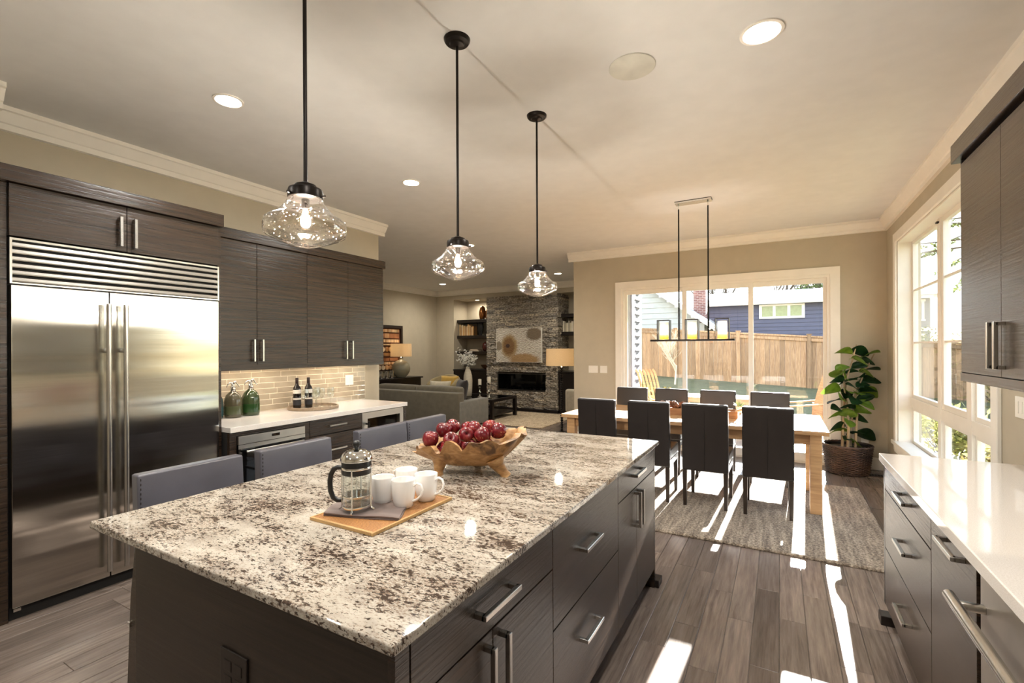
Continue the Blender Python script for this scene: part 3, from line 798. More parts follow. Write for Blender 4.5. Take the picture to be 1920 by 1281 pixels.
# root wood bowl
def bowl_wood():
    n = N('root_wood'); v = n.coords((3, 3, 9))
    f = n.noise(v, 3.5, 7, .6, 1.2); g = n.noise(n.coords(), 9, 4, .6, .6)
    c = n.ramp(f, [(.25, (104, 72, 40)), (.5, (164, 122, 76)), (.75, (198, 162, 116))])
    n.set(color=n.mix(n.ramp(g, [(.36, (1, 1, 1, 1)), (.46, (0, 0, 0, 1))]), c, (84, 56, 32)), rough=.45); n.bump(f, .5, .006)
    return n.m
M['root'] = bowl_wood()
bc = Vector((-1.275, 1.848, TZ)); bu = Vector((.905, .424, 0)); bv = Vector((-.424, .905, 0))
t = thing('fruit_bowl', 'carved natural root wood bowl on stub feet full of red apples', 'bowl', bc)
bm = bmesh.new(); NS, NV = 96, 12
def rimz(th):
    z = .165 + .030 * math.cos(th) + .012 * math.sin(3 * th + 1) + .008 * math.sin(9 * th) + .006 * math.sin(17 * th + 2)
    for (c0, w, dpt) in ((-2.05, .10, .045), (-1.62, .07, .03), (2.2, .12, .03), (.55, .08, .03)):
        dd = (th - c0 + PI) % (2 * PI) - PI; z -= dpt * math.exp(-(dd / w) ** 2)
    if math.cos(th) < -.8: z -= .02 * (-math.cos(th) - .8) / .2
    return z
def bp(th, v, inner):
    ct, st = math.cos(th), math.sin(th)
    k = (abs(ct) ** 2.6 + abs(st) ** 2.6) ** (-1 / 2.6)
    flute = 1 + .03 * math.sin(11 * th + 3 * v) * v + .02 * math.sin(23 * th) * v
    end = 1 + (.10 if ct < 0 else .06) * max(0, abs(ct) - .6) * v ** 2
    f = (.34 + .66 * v ** .8) * flute * end
    a, b = .255, .158
    z = .042 + (rimz(th) - .042) * v ** 1.45
    if inner: f *= .90; z = .058 + (rimz(th) - .058) * v ** 1.45 + (0 if v < 1 else -.001); f = max(0, f - .008)
    return bc + bu * (a * f * k * ct) + bv * (b * f * k * st) + Vector((0, 0, z))
og = [[bm.verts.new(bp(2 * PI * i / NS - PI, j / NV, False)) for i in range(NS)] for j in range(NV + 1)]
ig = [[bm.verts.new(bp(2 * PI * i / NS - PI, j / NV, True)) for i in range(NS)] for j in range(NV + 1)]
for j in range(NV):
    for i in range(NS):
        k = (i + 1) % NS
        bm.faces.new((og[j][i], og[j][k], og[j + 1][k], og[j + 1][i])); bm.faces.new((ig[j][i], ig[j + 1][i], ig[j + 1][k], ig[j][k]))
for i in range(NS):
    k = (i + 1) % NS; bm.faces.new((og[NV][i], og[NV][k], ig[NV][k], ig[NV][i]))
bm.faces.new(list(reversed(og[0]))); bm.faces.new(ig[0])
obj('basin', bm, M['root'], t, 70)
for (fx, fy, tx, ty) in ((-1.375, 1.745, -1.385, 1.738), (-1.135, 1.835, -1.095, 1.868), (-1.30, 1.95, -1.325, 1.985)):
    bm = bmesh.new(); b = Vector((tx, ty, TZ)); h = Vector((fx, fy, TZ))
    tube(bm, [h + Vector((0, 0, .085)), h.lerp(b, .3) + Vector((0, 0, .05)), h.lerp(b, .8) + Vector((0, 0, .018)), b + Vector((0, 0, 0))], [.048, .030, .021, .026], 14)
    obj('foot', bm, M['root'], t, 70)
def apple_mat():
    n = N('red_apple'); v = n.coords((1, 1, .4), rnd=True)
    f = n.noise(v, 30, 5, .6); g = n.noise(v, 160, 2)
    c = n.ramp(f, [(.3, (64, 9, 18)), (.55, (108, 18, 28)), (.75, (150, 62, 48))])
    n.set(color=n.mix(n.ramp(g, [(.66, (0, 0, 0, 1)), (.74, (1, 1, 1, 1))]), c, (196, 130, 96)), rough=.26, coat=.15); return n.m
M['apple'] = apple_mat()
bm = bmesh.new(); rr = .0375
prof = [(0, -.028), (.008, -.031), (.018, -.032), (.029, -.024), (.036, -.008), (.0378, .006), (.035, .02), (.027, .030), (.016, .034), (.008, .031), (.003, .024), (0, .022)]
lathe(bm, prof, 28, top=False, bot=False)
for v in bm.verts:
    a = math.atan2(v.co.y, v.co.x); v.co.z -= .002 * math.cos(5 * a) * (1 if v.co.z < -.02 else 0)
ap = obj('apple', bm, M['apple'], None, 180)
bm = bmesh.new(); tube(bm, [(0, 0, .022), (.001, 0, .034), (.004, .001, .044)], [.0012, .0011, .0016], 6)
stem = obj('stem', bm, M['chair_wood'], ap)
AP = [(-1.399, 1.701, 1.085), (-1.38, 1.775, 1.116), (-1.388, 1.855, 1.12), (-1.293, 1.716, 1.089), (-1.345, 1.925, 1.10), (-1.273, 1.805, 1.10), (-1.288, 1.891, 1.112),
      (-1.203, 1.838, 1.098), (-1.235, 1.952, 1.116), (-1.158, 1.908, 1.112), (-1.289, 1.855, 1.036), (-1.258, 1.932, 1.045), (-1.36, 1.865, 1.045), (-1.352, 1.745, 1.035), (-1.215, 1.885, 1.04)]
AL = ['red apple at the left end of the wooden bowl, front', 'large red apple stacked high on the left of the bowl', 'bright crimson apple at the very top of the pile, left', 'red apple at the near rim by the notch of the bowl',
      'small red apple peeking out behind the middle of the pile', 'mottled red apple in front of the middle, lying on its side', 'dark red apple on top right of the middle', 'red apple low behind the near rim, right of middle',
      'dark maroon apple at the far right of the pile, back', 'striped red apple at the right end of the bowl'] + ['red apple low in the very middle of the bowl, under the top layer', 'red apple low at the back right inside the bowl', 'red apple low under the two highest apples', 'red apple low at the left between the front two apples', 'red apple low at the right under the maroon apple']
rg = random.Random(11)
for k, (p, lab) in enumerate(zip(AP, AL)):
    o = ap if k == 0 else dup(ap, p)
    o.location = p; o.rotation_euler = (rg.uniform(-1.1, 1.1), rg.uniform(-1.1, 1.1), rg.uniform(0, 6)); s = rg.uniform(.94, 1.06); o.scale = (s, s, s)
    tag(o, lab, 'apple', 'red apples in the wooden bowl'); WL[o.name] = Vector(p)

# ---------------------------------------------------------------- bar counter things
def siphon(label, x, y, body_c, liquid_c, s=1.0):
    t = thing('siphon_bottle', label, 'bottle', (x, y, .915), 0, 'vintage siphon bottles')
    m = N('siphon_glass'); m.set(color=body_c, rough=.06, coat=.3); m.bump(m.noise(m.coords(), 160, 2), .25, .002)
    m.p.inputs['Transmission Weight'].default_value = .35
    c = (x, y, .915)
    bm = bmesh.new(); lathe(bm, [(r * s, z * s) for r, z in ((.060, 0), (.068, .004), (.070, .02), (.070, .135), (.066, .165), (.054, .195), (.036, .215), (.022, .226), (.018, .232))], 32, c); obj('body', bm, m.m, t, 60)
    bm = bmesh.new(); lathe(bm, [(r * s, z * s) for r, z in ((.071, .03), (.0712, .032), (.0712, .10), (.071, .102))], 32, c, top=False, bot=False); obj('colour_band', bm, plain('siphon_tint', liquid_c, .12), t, 60)
    bm = bmesh.new(); lathe(bm, [(r * s, z * s) for r, z in ((.020, .228), (.022, .232), (.022, .262), (.016, .27), (.014, .285), (.018, .292), (.012, .305), (0, .308))], 20, c)
    d = Vector((-.5, -.87, 0)); q = lambda r, z: Vector(c) + d * r * s + Vector((0, 0, z * s))
    tube(bm, [q(0, .296), q(.02, .302), q(.04, .285), q(.048, .262)], [.007 * s, .006 * s, .006 * s, .004 * s], 8)
    tube(bm, [q(0, .30), q(-.018, .31), q(-.034, .286), q(-.05, .262)], [.006 * s, .007 * s, .005 * s, .005 * s], 8)
    obj('siphon_head', bm, M['chrome'], t, 50)
siphon('smoky brown glass siphon bottle, middle of the three on the bar counter', -4.13, 2.365, (84, 78, 58), (70, 74, 50))
siphon('green glass siphon bottle, rightmost on the bar counter', -4.135, 2.525, (60, 74, 44), (34, 60, 28), 1.03)
siphon('bluish dark glass siphon bottle half hidden by the refrigerator', -4.15, 2.215, (58, 74, 72), (40, 66, 70))
tc = (-4.045, 3.11, .915)
bm = bmesh.new(); lathe(bm, [(.232, 0), (.238, .004), (.238, .026), (.232, .030), (.222, .028), (.216, .010), (0, .010)], 56, tc, top=False)
tag(obj('round_tray', bm, wood('tray_wood', (98, 82, 66), (160, 140, 116), (2, 30, 30), .35, .2), None, 40, loc=tc), 'round wooden tray with raised rim under the wine bottles', 'tray')
bm = bmesh.new()
wb = plain('dark_wine_glass', (16, 10, 10), .06, coat=.5); lab_m = plain('wine_label', (214, 206, 196), .6)
for i, (x, y, lab) in enumerate(((-4.125, 2.985, 'dark wine bottle on the left of the round tray'), (-4.085, 3.085, 'dark wine bottle on the right of the round tray'))):
    c = (x, y, .926)
    t = thing('wine_bottle', lab, 'bottle', c, 0, 'wine bottles on the round tray')
    bm = bmesh.new(); lathe(bm, [(.034, 0), (.037, .004), (.037, .185), (.033, .205), (.018, .228), (.0145, .245)], 28, c); obj('body', bm, wb, t, 60)
    bm = bmesh.new(); lathe(bm, [(.0148, .24), (.0152, .242), (.0152, .296), (.014, .298), (0, .298)], 20, c); obj('foil_capsule', bm, plain('foil', (40, 24, 22), .3, metal=.4), t, 60)
    bm = bmesh.new(); lathe(bm, [(.0374, .145), (.0374, .182)], 28, c, top=False, bot=False); obj('paper_label', bm, lab_m, t, 60)
    bm = bmesh.new(); lathe(bm, [(.0374, .085), (.0374, .10)], 28, c, top=False, bot=False); obj('label_band', bm, lab_m, t, 60)
    bm = bmesh.new(); lathe(bm, [(.0372, .03), (.0372, .078)], 28, c, top=False, bot=False); obj('base_label', bm, plain('base_label', (38, 36, 40), .5), t, 60)
for x, y, lab in ((-4.005, 2.985, 'stemmed wine glass in front of left bottle'), (-3.965, 3.075, 'stemmed wine glass in front of right bottle'), (-4.02, 3.185, 'stemmed wine glass right of the bottles'),
                  (-4.115, 3.205, 'stemmed wine glass at the back of the tray'), (-3.985, 3.27, 'stemmed wine glass at the right rim of the tray')):
    c = (x, y, .926); bm = bmesh.new()
    lathe(bm, [(.033, 0), (.031, .003), (.006, .006), (.004, .012), (.004, .075), (.012, .085), (.030, .105), (.036, .13), (.034, .16), (.0285, .19), (.0275, .19), (.033, .16), (.0345, .13), (.028, .106), (0, .088)], 28, c, top=False)
    tag(obj('wine_glass', bm, M['clear'], None, 60, loc=c), lab, 'glass', 'wine glasses on the round tray')

# ---------------------------------------------------------------- pendants, downlights, speaker
BULB = emit('bulb_glow', (255, 214, 150), 30); FIL = emit('filament', (255, 190, 110), 60)
def pendant(label, x, y, rot):
    t = thing('pendant_lamp', label, 'pendant lamp', (x, y, ZC), 0, 'schoolhouse pendants over the island')
    c = (x, y, 0)
    bm = bmesh.new(); lathe(bm, [(.0, ZC - .038), (.012, ZC - .036), (.034, ZC - .030), (.038, ZC - .022), (.058, ZC - .018), (.064, ZC - .010), (.066, ZC)], 36, c); obj('canopy', bm, M['bronze'], t, 40)
    bm = bmesh.new(); tube(bm, [(x, y, ZC - .03), (x, y, 2.05)], .0066, 12); obj('rod', bm, M['bronze'], t, 60)
    bm = bmesh.new(); lathe(bm, [(.0, 2.064), (.012, 2.064), (.022, 2.058), (.034, 2.054), (.038, 2.046), (.053, 2.040), (.056, 2.030), (.056, 2.008), (.052, 2.006)], 36, c)
    for k in range(3):
        a = 2 * PI * k / 3 + rot; tube(bm, [(x + .054 * math.cos(a), y + .054 * math.sin(a), 2.016), (x + .068 * math.cos(a), y + .068 * math.sin(a), 2.016)], .004, 8)
    obj('fitter', bm, M['bronze'], t, 40)
    bm = bmesh.new()
    outer = [(.053, 2.010), (.062, 1.990), (.080, 1.968), (.098, 1.950), (.106, 1.943), (.120, 1.939), (.129, 1.931), (.131, 1.919), (.131, 1.897), (.127, 1.886), (.112, 1.877), (.090, 1.868), (.060, 1.856), (.030, 1.846), (0, 1.842)]
    lathe(bm, outer, 48, c, bot=False); obj('glass_shade', bm, M['seeded'], t, 50)
    bm = bmesh.new(); lathe(bm, [(.013, 2.006), (.013, 1.978), (.010, 1.974)], 16, c); obj('socket', bm, M['bronze'], t, 40)
    bm = bmesh.new(); lathe(bm, [(.011, 1.976), (.013, 1.968), (.022, 1.948), (.026, 1.932), (.0225, 1.916), (.012, 1.907), (0, 1.904)], 20, c); b = obj('bulb', bm, clear_glass('bulb_glass_' + str(rot), (255, 251, 244), .1, .5, 2), t, 180)
    bm = bmesh.new()
    pts = [(x + .009 * math.cos(k * 1.9), y + .009 * math.sin(k * 1.9), 1.966 - k * .0042) for k in range(12)]; tube(bm, pts, .0028, 6); obj('filament', bm, FIL, b, 60)
    lamp('bulb_light', 'POINT', (x, y, 1.94), BULB_W, t, color=(1, .97, .92), shadow_soft_size=.02)
pendant('seeded glass schoolhouse pendant nearest the camera', -1.388, 1.04, 2.6)
pendant('seeded glass schoolhouse pendant in the middle of the row of three', -1.398, 1.92, 2.7)
pendant('seeded glass schoolhouse pendant farthest from the camera', -1.398, 2.81, 2.8)
LENS = emit('downlight_lens', (255, 240, 214), 14)
def downlight(label, x, y, r=.085, z=ZC, p=1.0, tint=(1, .99, .96)):
    t = thing('downlight', label, 'ceiling light', (x, y, z), 0, 'recessed ceiling downlights')
    bm = bmesh.new(); lathe(bm, [(r, 0), (r, -.006), (r * .86, -.008), (r * .80, -.004), (r * .78, 0)], 40, (x, y, z), top=False, bot=False); obj('trim_ring', bm, M['white_plastic'], t, 40)
    bm = bmesh.new(); lathe(bm, [(r * .79, -.002), (r * .6, -.0028), (0, -.003)], 32, (x, y, z), bot=False); obj('lens', bm, LENS, t, 60)
    lamp('downlight_beam', 'SPOT', (x, y, z - .02), SPOT_W * p, t, color=tint, spot_size=R(172), spot_blend=.8, shadow_soft_size=.07)
for x, y, lab in ((-2.97, 1.68, 'recessed downlight above the refrigerator aisle'), (-2.97, 3.35, 'recessed downlight left of the middle pendant rod'), (-4.03, 5.82, 'recessed downlight just behind the middle pendant shade'),
                  (-3.97, 8.93, 'recessed downlight right of the farthest pendant, deep in the living room'), (-6.98, 8.96, 'recessed downlight in the far left corner of the living room ceiling')):
    downlight(lab, x, y, tint=(1, .93, .8) if y > 5 else (1, .99, .96))
downlight('large recessed downlight at the top right of the ceiling', -.07, 2.62, .098)
for x, y, lab in ((-.07, .3, 'added unseen downlight right of the camera above the near right counter'), (-2.97, -.3, 'added unseen downlight left of the camera near the pantry wall'), (-1.5, -1.4, 'added unseen downlight behind the camera in the ceiling middle'), (-6.2, 5.6, 'added unseen downlight over the living room side hidden by the wall cabinets')): downlight(lab, x, y)  # unseen downlights added out of view to brighten the room
downlight('small recessed downlight in the alcove above the shelves', -6.97, YLB + .33, .06, HZ, .35, (1, .9, .74))
bm = bmesh.new(); lathe(bm, [(.124, 0), (.124, -.006), (.118, -.009), (.0, -.009)], 48, (-.70, 2.585, ZC), bot=False)
tag(obj('ceiling_speaker', bm, plain('speaker_grille', (214, 212, 202), .6, .2, 900), None, 40, loc=(-.70, 2.585, ZC)), 'round flush white ceiling speaker left of the large downlight', 'speaker')
# ---------------------------------------------------------------- dining area
def rug_mat(name, c0, c1, c2, stripe):
    n = N(name); v = n.coords(stripe); a = n.noise(v, 6, 4, .6); b = n.noise(n.coords((1, 1, 1)), 62, 4, .7); s = n.noise(n.coords((1, .14, 1)), 60, 3)
    h = n.math('ADD', n.math('MULTIPLY', a, .35), n.math('MULTIPLY', b, .65))
    n.set(color=n.ramp(h, [(.38, c0), (.49, c1), (.60, c2)]), rough=.95, sheen=.2); n.bump(n.math('ADD', b, s), 1.0, .012); return n.m
def pile_rug(name, label, x0, x1, y0, y1, th, m, amp, step, seed):
    rg = random.Random(seed); bm = bmesh.new()
    nx, ny = int((x1 - x0) / step), int((y1 - y0) / step); g = []
    for i in range(nx + 1):
        row = []
        for j in range(ny + 1):
            e = i in (0, nx) or j in (0, ny)
            x = x0 + (x1 - x0) * i / nx + (rg.uniform(-1, 1) * amp * .8); y = y0 + (y1 - y0) * j / ny + rg.uniform(-1, 1) * amp * .8
            row.append(bm.verts.new((x, y, th * (.55 if e else 1) + (0 if e else rg.uniform(-.5, .5) * amp))))
        g.append(row)
    for i in range(nx):
        for j in range(ny): bm.faces.new((g[i][j], g[i + 1][j], g[i + 1][j + 1], g[i][j + 1]))
    ring = [g[i][0] for i in range(nx + 1)] + [g[nx][j] for j in range(1, ny + 1)] + [g[i][ny] for i in range(nx - 1, -1, -1)] + [g[0][j] for j in range(ny - 1, 0, -1)]
    low = [bm.verts.new((v.co.x, v.co.y, 0)) for v in ring]
    for k in range(len(ring)):
        k2 = (k + 1) % len(ring); bm.faces.new((ring[k], low[k], low[k2], ring[k2]))
    bm.faces.new(low)
    return tag(obj(name, bm, m, None, 180, loc=((x0 + x1) / 2, (y0 + y1) / 2, 0)), label, 'rug')
pile_rug('area_rug', 'taupe low pile rug under the dining table', -2.45, .72, 3.93, 6.12, .018, rug_mat('taupe_rug', (74, 62, 52), (146, 130, 112), (206, 192, 172), (4, .4, 1)), .004, .02, 1)
RZ = .019
# table
t = thing('dining_table', 'long light wood dining table with thick square legs', 'table', (-.89, 5.5, 0))
for k in range(5):
    y0 = 4.925 + k * .23; part('top_board', M['table_wood'], t, (-2.158, .375, y0 + .0006, y0 + .2294, .722, .76), bev=.002)
for x0 in (-2.10, .232):
    for y0 in (4.955, 5.735): part('leg', M['table_wood'], t, (x0, x0 + .092, y0, y0 + .092, RZ, .722), bev=.003)
part('apron', M['table_wood'], t, (-2.02, .24, 4.99, 5.012, .625, .722)); part('apron', M['table_wood'], t, (-2.02, .24, 5.755, 5.777, .625, .722))
part('apron', M['table_wood'], t, (-2.06, -2.04, 5.04, 5.74, .625, .722)); part('apron', M['table_wood'], t, (.27, .29, 5.04, 5.74, .625, .722))
# parsons chairs: local frame, sitter looks towards +Y
ch = thing('dining_chair', '', 'chair', (0, 0, RZ), 0, '')
def lob(name, m, parent, *b, bev=.004, smooth=50, f=None):
    bm = bmesh.new(); bx(bm, *b, bev, 3)
    if f:
        for v in bm.verts: f(v)
    return obj(name, bm, m, parent, smooth, world=False, wn=True)
bm = bmesh.new(); bx(bm, -.2, .2, 0, .068, .335, .962, .016, 3)
bmesh.ops.bisect_plane(bm, geom=bm.verts[:] + bm.edges[:] + bm.faces[:], plane_co=(0, 0, .6), plane_no=(0, 0, 1)); 
for v in bm.verts: v.co.y -= .05 * max(0, (v.co.z - .45) / .5) ** 1.5 * .6
obj('backrest', bm, M['leather'], ch, 50, world=False, wn=True)
lob('seat', M['leather'], ch, -.2, .2, .06, .50, .40, .50, bev=.018)
lob('seat_rail', M['leather'], ch, -.198, .198, .05, .49, .335, .40, bev=.004)
def taper(cx_, cy_):
    def f(v):
        k = 1 - .3 * (1 - min(1, v.co.z / .335)); v.co.x = cx_ + (v.co.x - cx_) * k; v.co.y = cy_ + (v.co.y - cy_) * k
    return f
for sx_ in (-.177, .177):
    for sy_ in (.025, .465): lob('leg', M['chair_wood'], ch, sx_ - .02, sx_ + .02, sy_ - .02, sy_ + .02, 0, .335, bev=.002, f=taper(sx_, sy_))
part_ = bmesh.new(); bx(part_, -.0015, .0015, -.0012, .003, .35, .9); 
for v in part_.verts: v.co.y -= .05 * max(0, (v.co.z - .45) / .5) ** 1.5 * .6
obj('seam', part_, M['black_plastic'], ch, world=False)
near = [(-1.645, 'dark leather dining chair farthest left on the near side of the table'), (-1.117, 'dark leather dining chair second from left on near side, beside island corner'),
        (-.605, 'dark leather dining chair third from left on near side, standing in sun stripes'), (-.093, 'dark leather dining chair at right end of near side, glowing with sunlight')]
far = [(-1.70, 'dark leather dining chair far side, leftmost in front of sliding door'), (-1.20, 'dark leather dining chair far side, behind the pine cones'), (-.655, 'dark leather dining chair far side, second from right'), (-.10, 'dark leather dining chair far side, right end by sliding door')]
for k, (x, lab) in enumerate(near + far):
    o = ch if k == 0 else dup(ch, (0, 0, 0))
    if k < 4: o.location = (x, 4.655, RZ); o.rotation_euler = (0, 0, R((-1, .8, -.6, .4)[k]))
    else: o.location = (x, 6.235, RZ); o.rotation_euler = (0, 0, PI + R((.8, -1, .5, -.6)[k - 4]))
    o['label'] = lab; o['group'] = 'chairs around the dining table'
# centrepiece
bt = thing('wooden_trough', 'shallow wooden box tray holding pine cones on the dining table', 'tray', (-.83, 5.52, .76))
TW = wood('trough_wood', (118, 78, 48), (170, 122, 80), (2, 30, 30), .5, .2)
part('bottom', TW, bt, (-1.28, -.40, 5.42, 5.62, .7605, .772)); part('side', TW, bt, (-1.28, -.40, 5.40, 5.42, .7605, .835)); part('side', TW, bt, (-1.28, -.40, 5.62, 5.64, .7605, .835))
part('end', TW, bt, (-1.30, -1.28, 5.40, 5.64, .7605, .835)); part('end', TW, bt, (-.40, -.38, 5.40, 5.64, .7605, .835))
CONE = plain('pine_cone', (118, 78, 54), .7, var=.3)
bm = bmesh.new(); rg = random.Random(4)
lathe(bm, [(0, -.04), (.018, -.035), (.024, -.01), (.016, .02), (0, .042)], 10, top=False, bot=False)
for k in range(60):
    z = -.036 + .076 * k / 60; r = .034 * math.sin(PI * min(1, (z + .048) / .09)) ** .7; a = k * 2.399
    d = Vector((math.cos(a), math.sin(a), 0)); s_ = Vector((-math.sin(a), math.cos(a), 0)); p = Vector((0, 0, z))
    v = [bm.verts.new(q) for q in (p + d * r * .5 + s_ * .006, p + d * r + s_ * .009 + Vector((0, 0, .012)), p + d * (r + .002) + Vector((0, 0, .02)), p + d * r - s_ * .009 + Vector((0, 0, .012)), p + d * r * .5 - s_ * .006)]
    bm.faces.new(v)
cone = obj('pine_cone', bm, CONE, None, 0)
pos = [(-1.22, 5.50, .80), (-1.15, 5.55, .803), (-1.08, 5.49, .802), (-1.01, 5.55, .80), (-1.10, 5.54, .868), (-1.02, 5.50, .862), (-.94, 5.50, .802), (-1.17, 5.52, .866), (-.87, 5.55, .80), (-.80, 5.50, .80), (-.72, 5.55, .80), (-.65, 5.50, .802), (-.57, 5.55, .80), (-.69, 5.53, .858), (-.50, 5.5, .80), (-.96, 5.55, .86)]
for k, p in enumerate(pos):
    o = cone if k == 0 else inst(cone, None, p)
    o.location = p; o.rotation_euler = (rg.uniform(.9, 2.2), rg.uniform(-.5, .5), rg.uniform(0, 6)); s = rg.uniform(1.0, 1.25); o.scale = (s, s, s)
    where = ('far left end', 'left end, back', 'left part, front', 'left part, back row', 'top of the left heap', 'top of the heap, right one', 'left of the middle, front', 'top of the left heap, leftmost', 'middle, back row', 'middle, front row', 'right of the middle, back row', 'right part, front row', 'right part, back row', 'top of the right heap', 'far right end', 'top of the middle, back')[k]
    tag(o, 'brown open pine cone in the wooden box tray, ' + where, 'pine cone', 'pine cones in the box tray')
bm = bmesh.new()
for pts in ([(-.40, 5.40, .84), (-.33, 5.36, .87), (-.27, 5.38, .83), (-.24, 5.34, .772)], [(-.33, 5.36, .87), (-.29, 5.30, .80), (-.30, 5.27, .764)], [(-.30, 5.37, .85), (-.25, 5.43, .80), (-.22, 5.46, .764)]): tube(bm, pts, [.011, .012, .009, .007][:len(pts)], 8)
tag(obj('driftwood', bm, plain('pale_driftwood', (196, 168, 140), .8, var=.15), None, 60, loc=(-.29, 5.36, .76)), 'pale branching driftwood piece at the right end of the box tray', 'ornament')
gp = thing('succulent_pot', 'small white pot of pale green succulents on far side of the table', 'plant', (-.40, 5.93, .76))
bm = bmesh.new(); lathe(bm, [(.03, 0), (.038, .06), (.04, .075), (.034, .075), (.03, .06)], 20, (-.40, 5.93, .7605)); obj('pot', bm, M['porcelain'], gp, 40)
bm = bmesh.new(); rg = random.Random(9)
for k in range(26):
    a, e = rg.uniform(0, 6.28), rg.uniform(.2, 1.3); d = Vector((math.cos(a) * math.cos(e), math.sin(a) * math.cos(e), math.sin(e))); p = Vector((-.40, 5.93, .83))
    tube(bm, [p, p + d * .04, p + d * .075], [.005, .009, .001], 5, flat=.4)
obj('leaves', bm, plain('pale_succulent', (188, 206, 150), .6), gp, 60)

# linear chandelier
t = thing('linear_chandelier', 'dark metal linear chandelier with three amber based glass shades over dining table', 'chandelier', (-.80, 5.26, ZC))
cyy = 5.26
part('canopy', M['chrome'], t, (-.962, -.605, cyy - .055, cyy + .055, ZC - .022, ZC - .004), bev=.002); part('canopy_cap', M['black_metal'], t, (-.965, -.602, cyy - .058, cyy + .058, ZC - .004, ZC))
for x in (-.932, -.640):
    bm = bmesh.new(); tube(bm, [(x, cyy, ZC - .022), (x, cyy, ZC - .075)], .004, 8); lathe(bm, [(.009, ZC - .036), (.010, ZC - .03), (.006, ZC - .022)], 12, (x, cyy, 0)); obj('swivel', bm, M['chrome'], t, 60)
    bm = bmesh.new(); tube(bm, [(x, cyy, ZC - .07), (x, cyy, 2.0)], .0072, 10); obj('rod', bm, M['black_metal'], t, 60)
    for dy in (-.035, .035):
        bm = bmesh.new(); tube(bm, [(x, cyy, 2.02), (x, cyy + dy, 1.985), (x, cyy + dy, 1.59)], .0052, 8); obj('fork_rod', bm, M['bronze'], t, 60)
part('crossbar', M['bronze'], t, (-1.225, -.392, cyy - .05, cyy + .05, 1.572, 1.592), bev=.002)
def amber():
    n = N('amber_frosted_glass'); tc_ = n.new('ShaderNodeTexCoord'); sp = n.new('ShaderNodeSeparateXYZ'); n.link(tc_.outputs['Generated'], sp.inputs[0])
    f = n.math('ADD', sp.outputs['Z'], n.math('MULTIPLY', n.noise(n.coords((60, 60, 8)), 1.5, 2), .16))
    c = n.ramp(f, [(.08, (226, 164, 92)), (.30, (242, 206, 144)), (.5, (246, 242, 232))])
    n.set(color=c, rough=.45); n.p.inputs['Transmission Weight'].default_value = .0
    tl = n.new('ShaderNodeBsdfTranslucent'); n.link(c, tl.inputs['Color']); mx = n.new('ShaderNodeMixShader'); mx.inputs[0].default_value = .55
    n.link(n.p.outputs[0], mx.inputs[1]); n.link(tl.outputs[0], mx.inputs[2]); n.link(mx.outputs[0], n.out.inputs['Surface']); return n.m
AMB = amber()
for x in (-1.088, -.800, -.508):
    f = part('shade_frame', M['bronze'], t, (x - .066, x - .060, cyy - .05, cyy + .05, 1.592, 1.80), (x + .060, x + .066, cyy - .05, cyy + .05, 1.592, 1.80), (x - .066, x + .066, cyy - .05, cyy - .046, 1.797, 1.803), (x - .066, x + .066, cyy + .046, cyy + .05, 1.797, 1.803))
    bm = bmesh.new(); lathe(bm, [(.044, 1.594), (.045, 1.596), (.045, 1.775), (.042, 1.775), (.041, 1.6)], 28, (x, cyy, 0), top=False); obj('glass_shade', bm, AMB, f, 50)
    lamp('candle_light', 'POINT', (x, cyy, 1.66), 1.2, t, shadow_soft_size=.02)

# potted plant
PX, PY = .70, 6.88
t = thing('potted_plant', 'broad leaved fiddle plant in dark woven wicker basket by the window corner', 'plant', (PX, PY, 0))
WICK = plain('dark_wicker', (72, 56, 46), .6, var=.5)
bm = bmesh.new()
for k in range(24):
    z = .012 + k * .0135; r = .205 + .04 * (z / .34)
    pts = [(PX + (r + .009 * (1 if (i + k) % 2 else -1)) * math.cos(2 * PI * i / 40), PY + (r + .009 * (1 if (i + k) % 2 else -1)) * math.sin(2 * PI * i / 40), z + .002 * math.sin(i * 1.3 + k)) for i in range(41)]
    tube(bm, pts, .0062, 5, caps=False)
stuff(obj('wicker_weave', bm, WICK, t, 60))
bm = bmesh.new(); lathe(bm, [(.19, .004), (.20, .006), (.236, .33), (.228, .33), (.20, .02)], 32, (PX, PY, 0)); obj('liner', bm, M['espresso'], t, 40)
bm = bmesh.new()
for k in range(3):
    pts = [(PX + (.246 + .007 * math.cos(i * 1.1 + k * 2.1)) * math.cos(2 * PI * i / 60), PY + (.246 + .007 * math.cos(i * 1.1 + k * 2.1)) * math.sin(2 * PI * i / 60), .336 + .007 * math.sin(i * 1.1 + k * 2.1)) for i in range(61)]; tube(bm, pts, .007, 6, caps=False)
obj('braided_rim', bm, WICK, t, 60)
bm = bmesh.new(); lathe(bm, [(.222, .30), (.12, .312), (0, .316)], 28, (PX, PY, 0), bot=False); obj('soil', bm, plain('moss', (58, 50, 34), .95, .8, 60, .3), t)
BARK = plain('plant_stem', (164, 140, 108), .7, .3, 60, .15)
stems = [[(-.05, -.02, .30), (-.035, 0, .7), (-.01, .01, 1.1), (.06, .03, 1.35), (.10, .05, 1.53)], [(.03, .02, .30), (.04, .02, .6), (.09, .04, .95), (.18, .12, 1.18), (.29, .20, 1.42)], [(.0, -.05, .30), (.01, -.05, .55), (.0, -.04, .80), (-.03, -.04, 1.0), (-.04, -.03, 1.22)], [(.08, -.01, .30), (.085, -.01, .5), (.10, 0, .72)]]
for s_ in stems:
    bm = bmesh.new(); tube(bm, [(PX + a, PY + b, c) for a, b, c in s_], [.016, .014, .011, .008, .006][:len(s_)], 8); obj('stem', bm, BARK, t, 60)
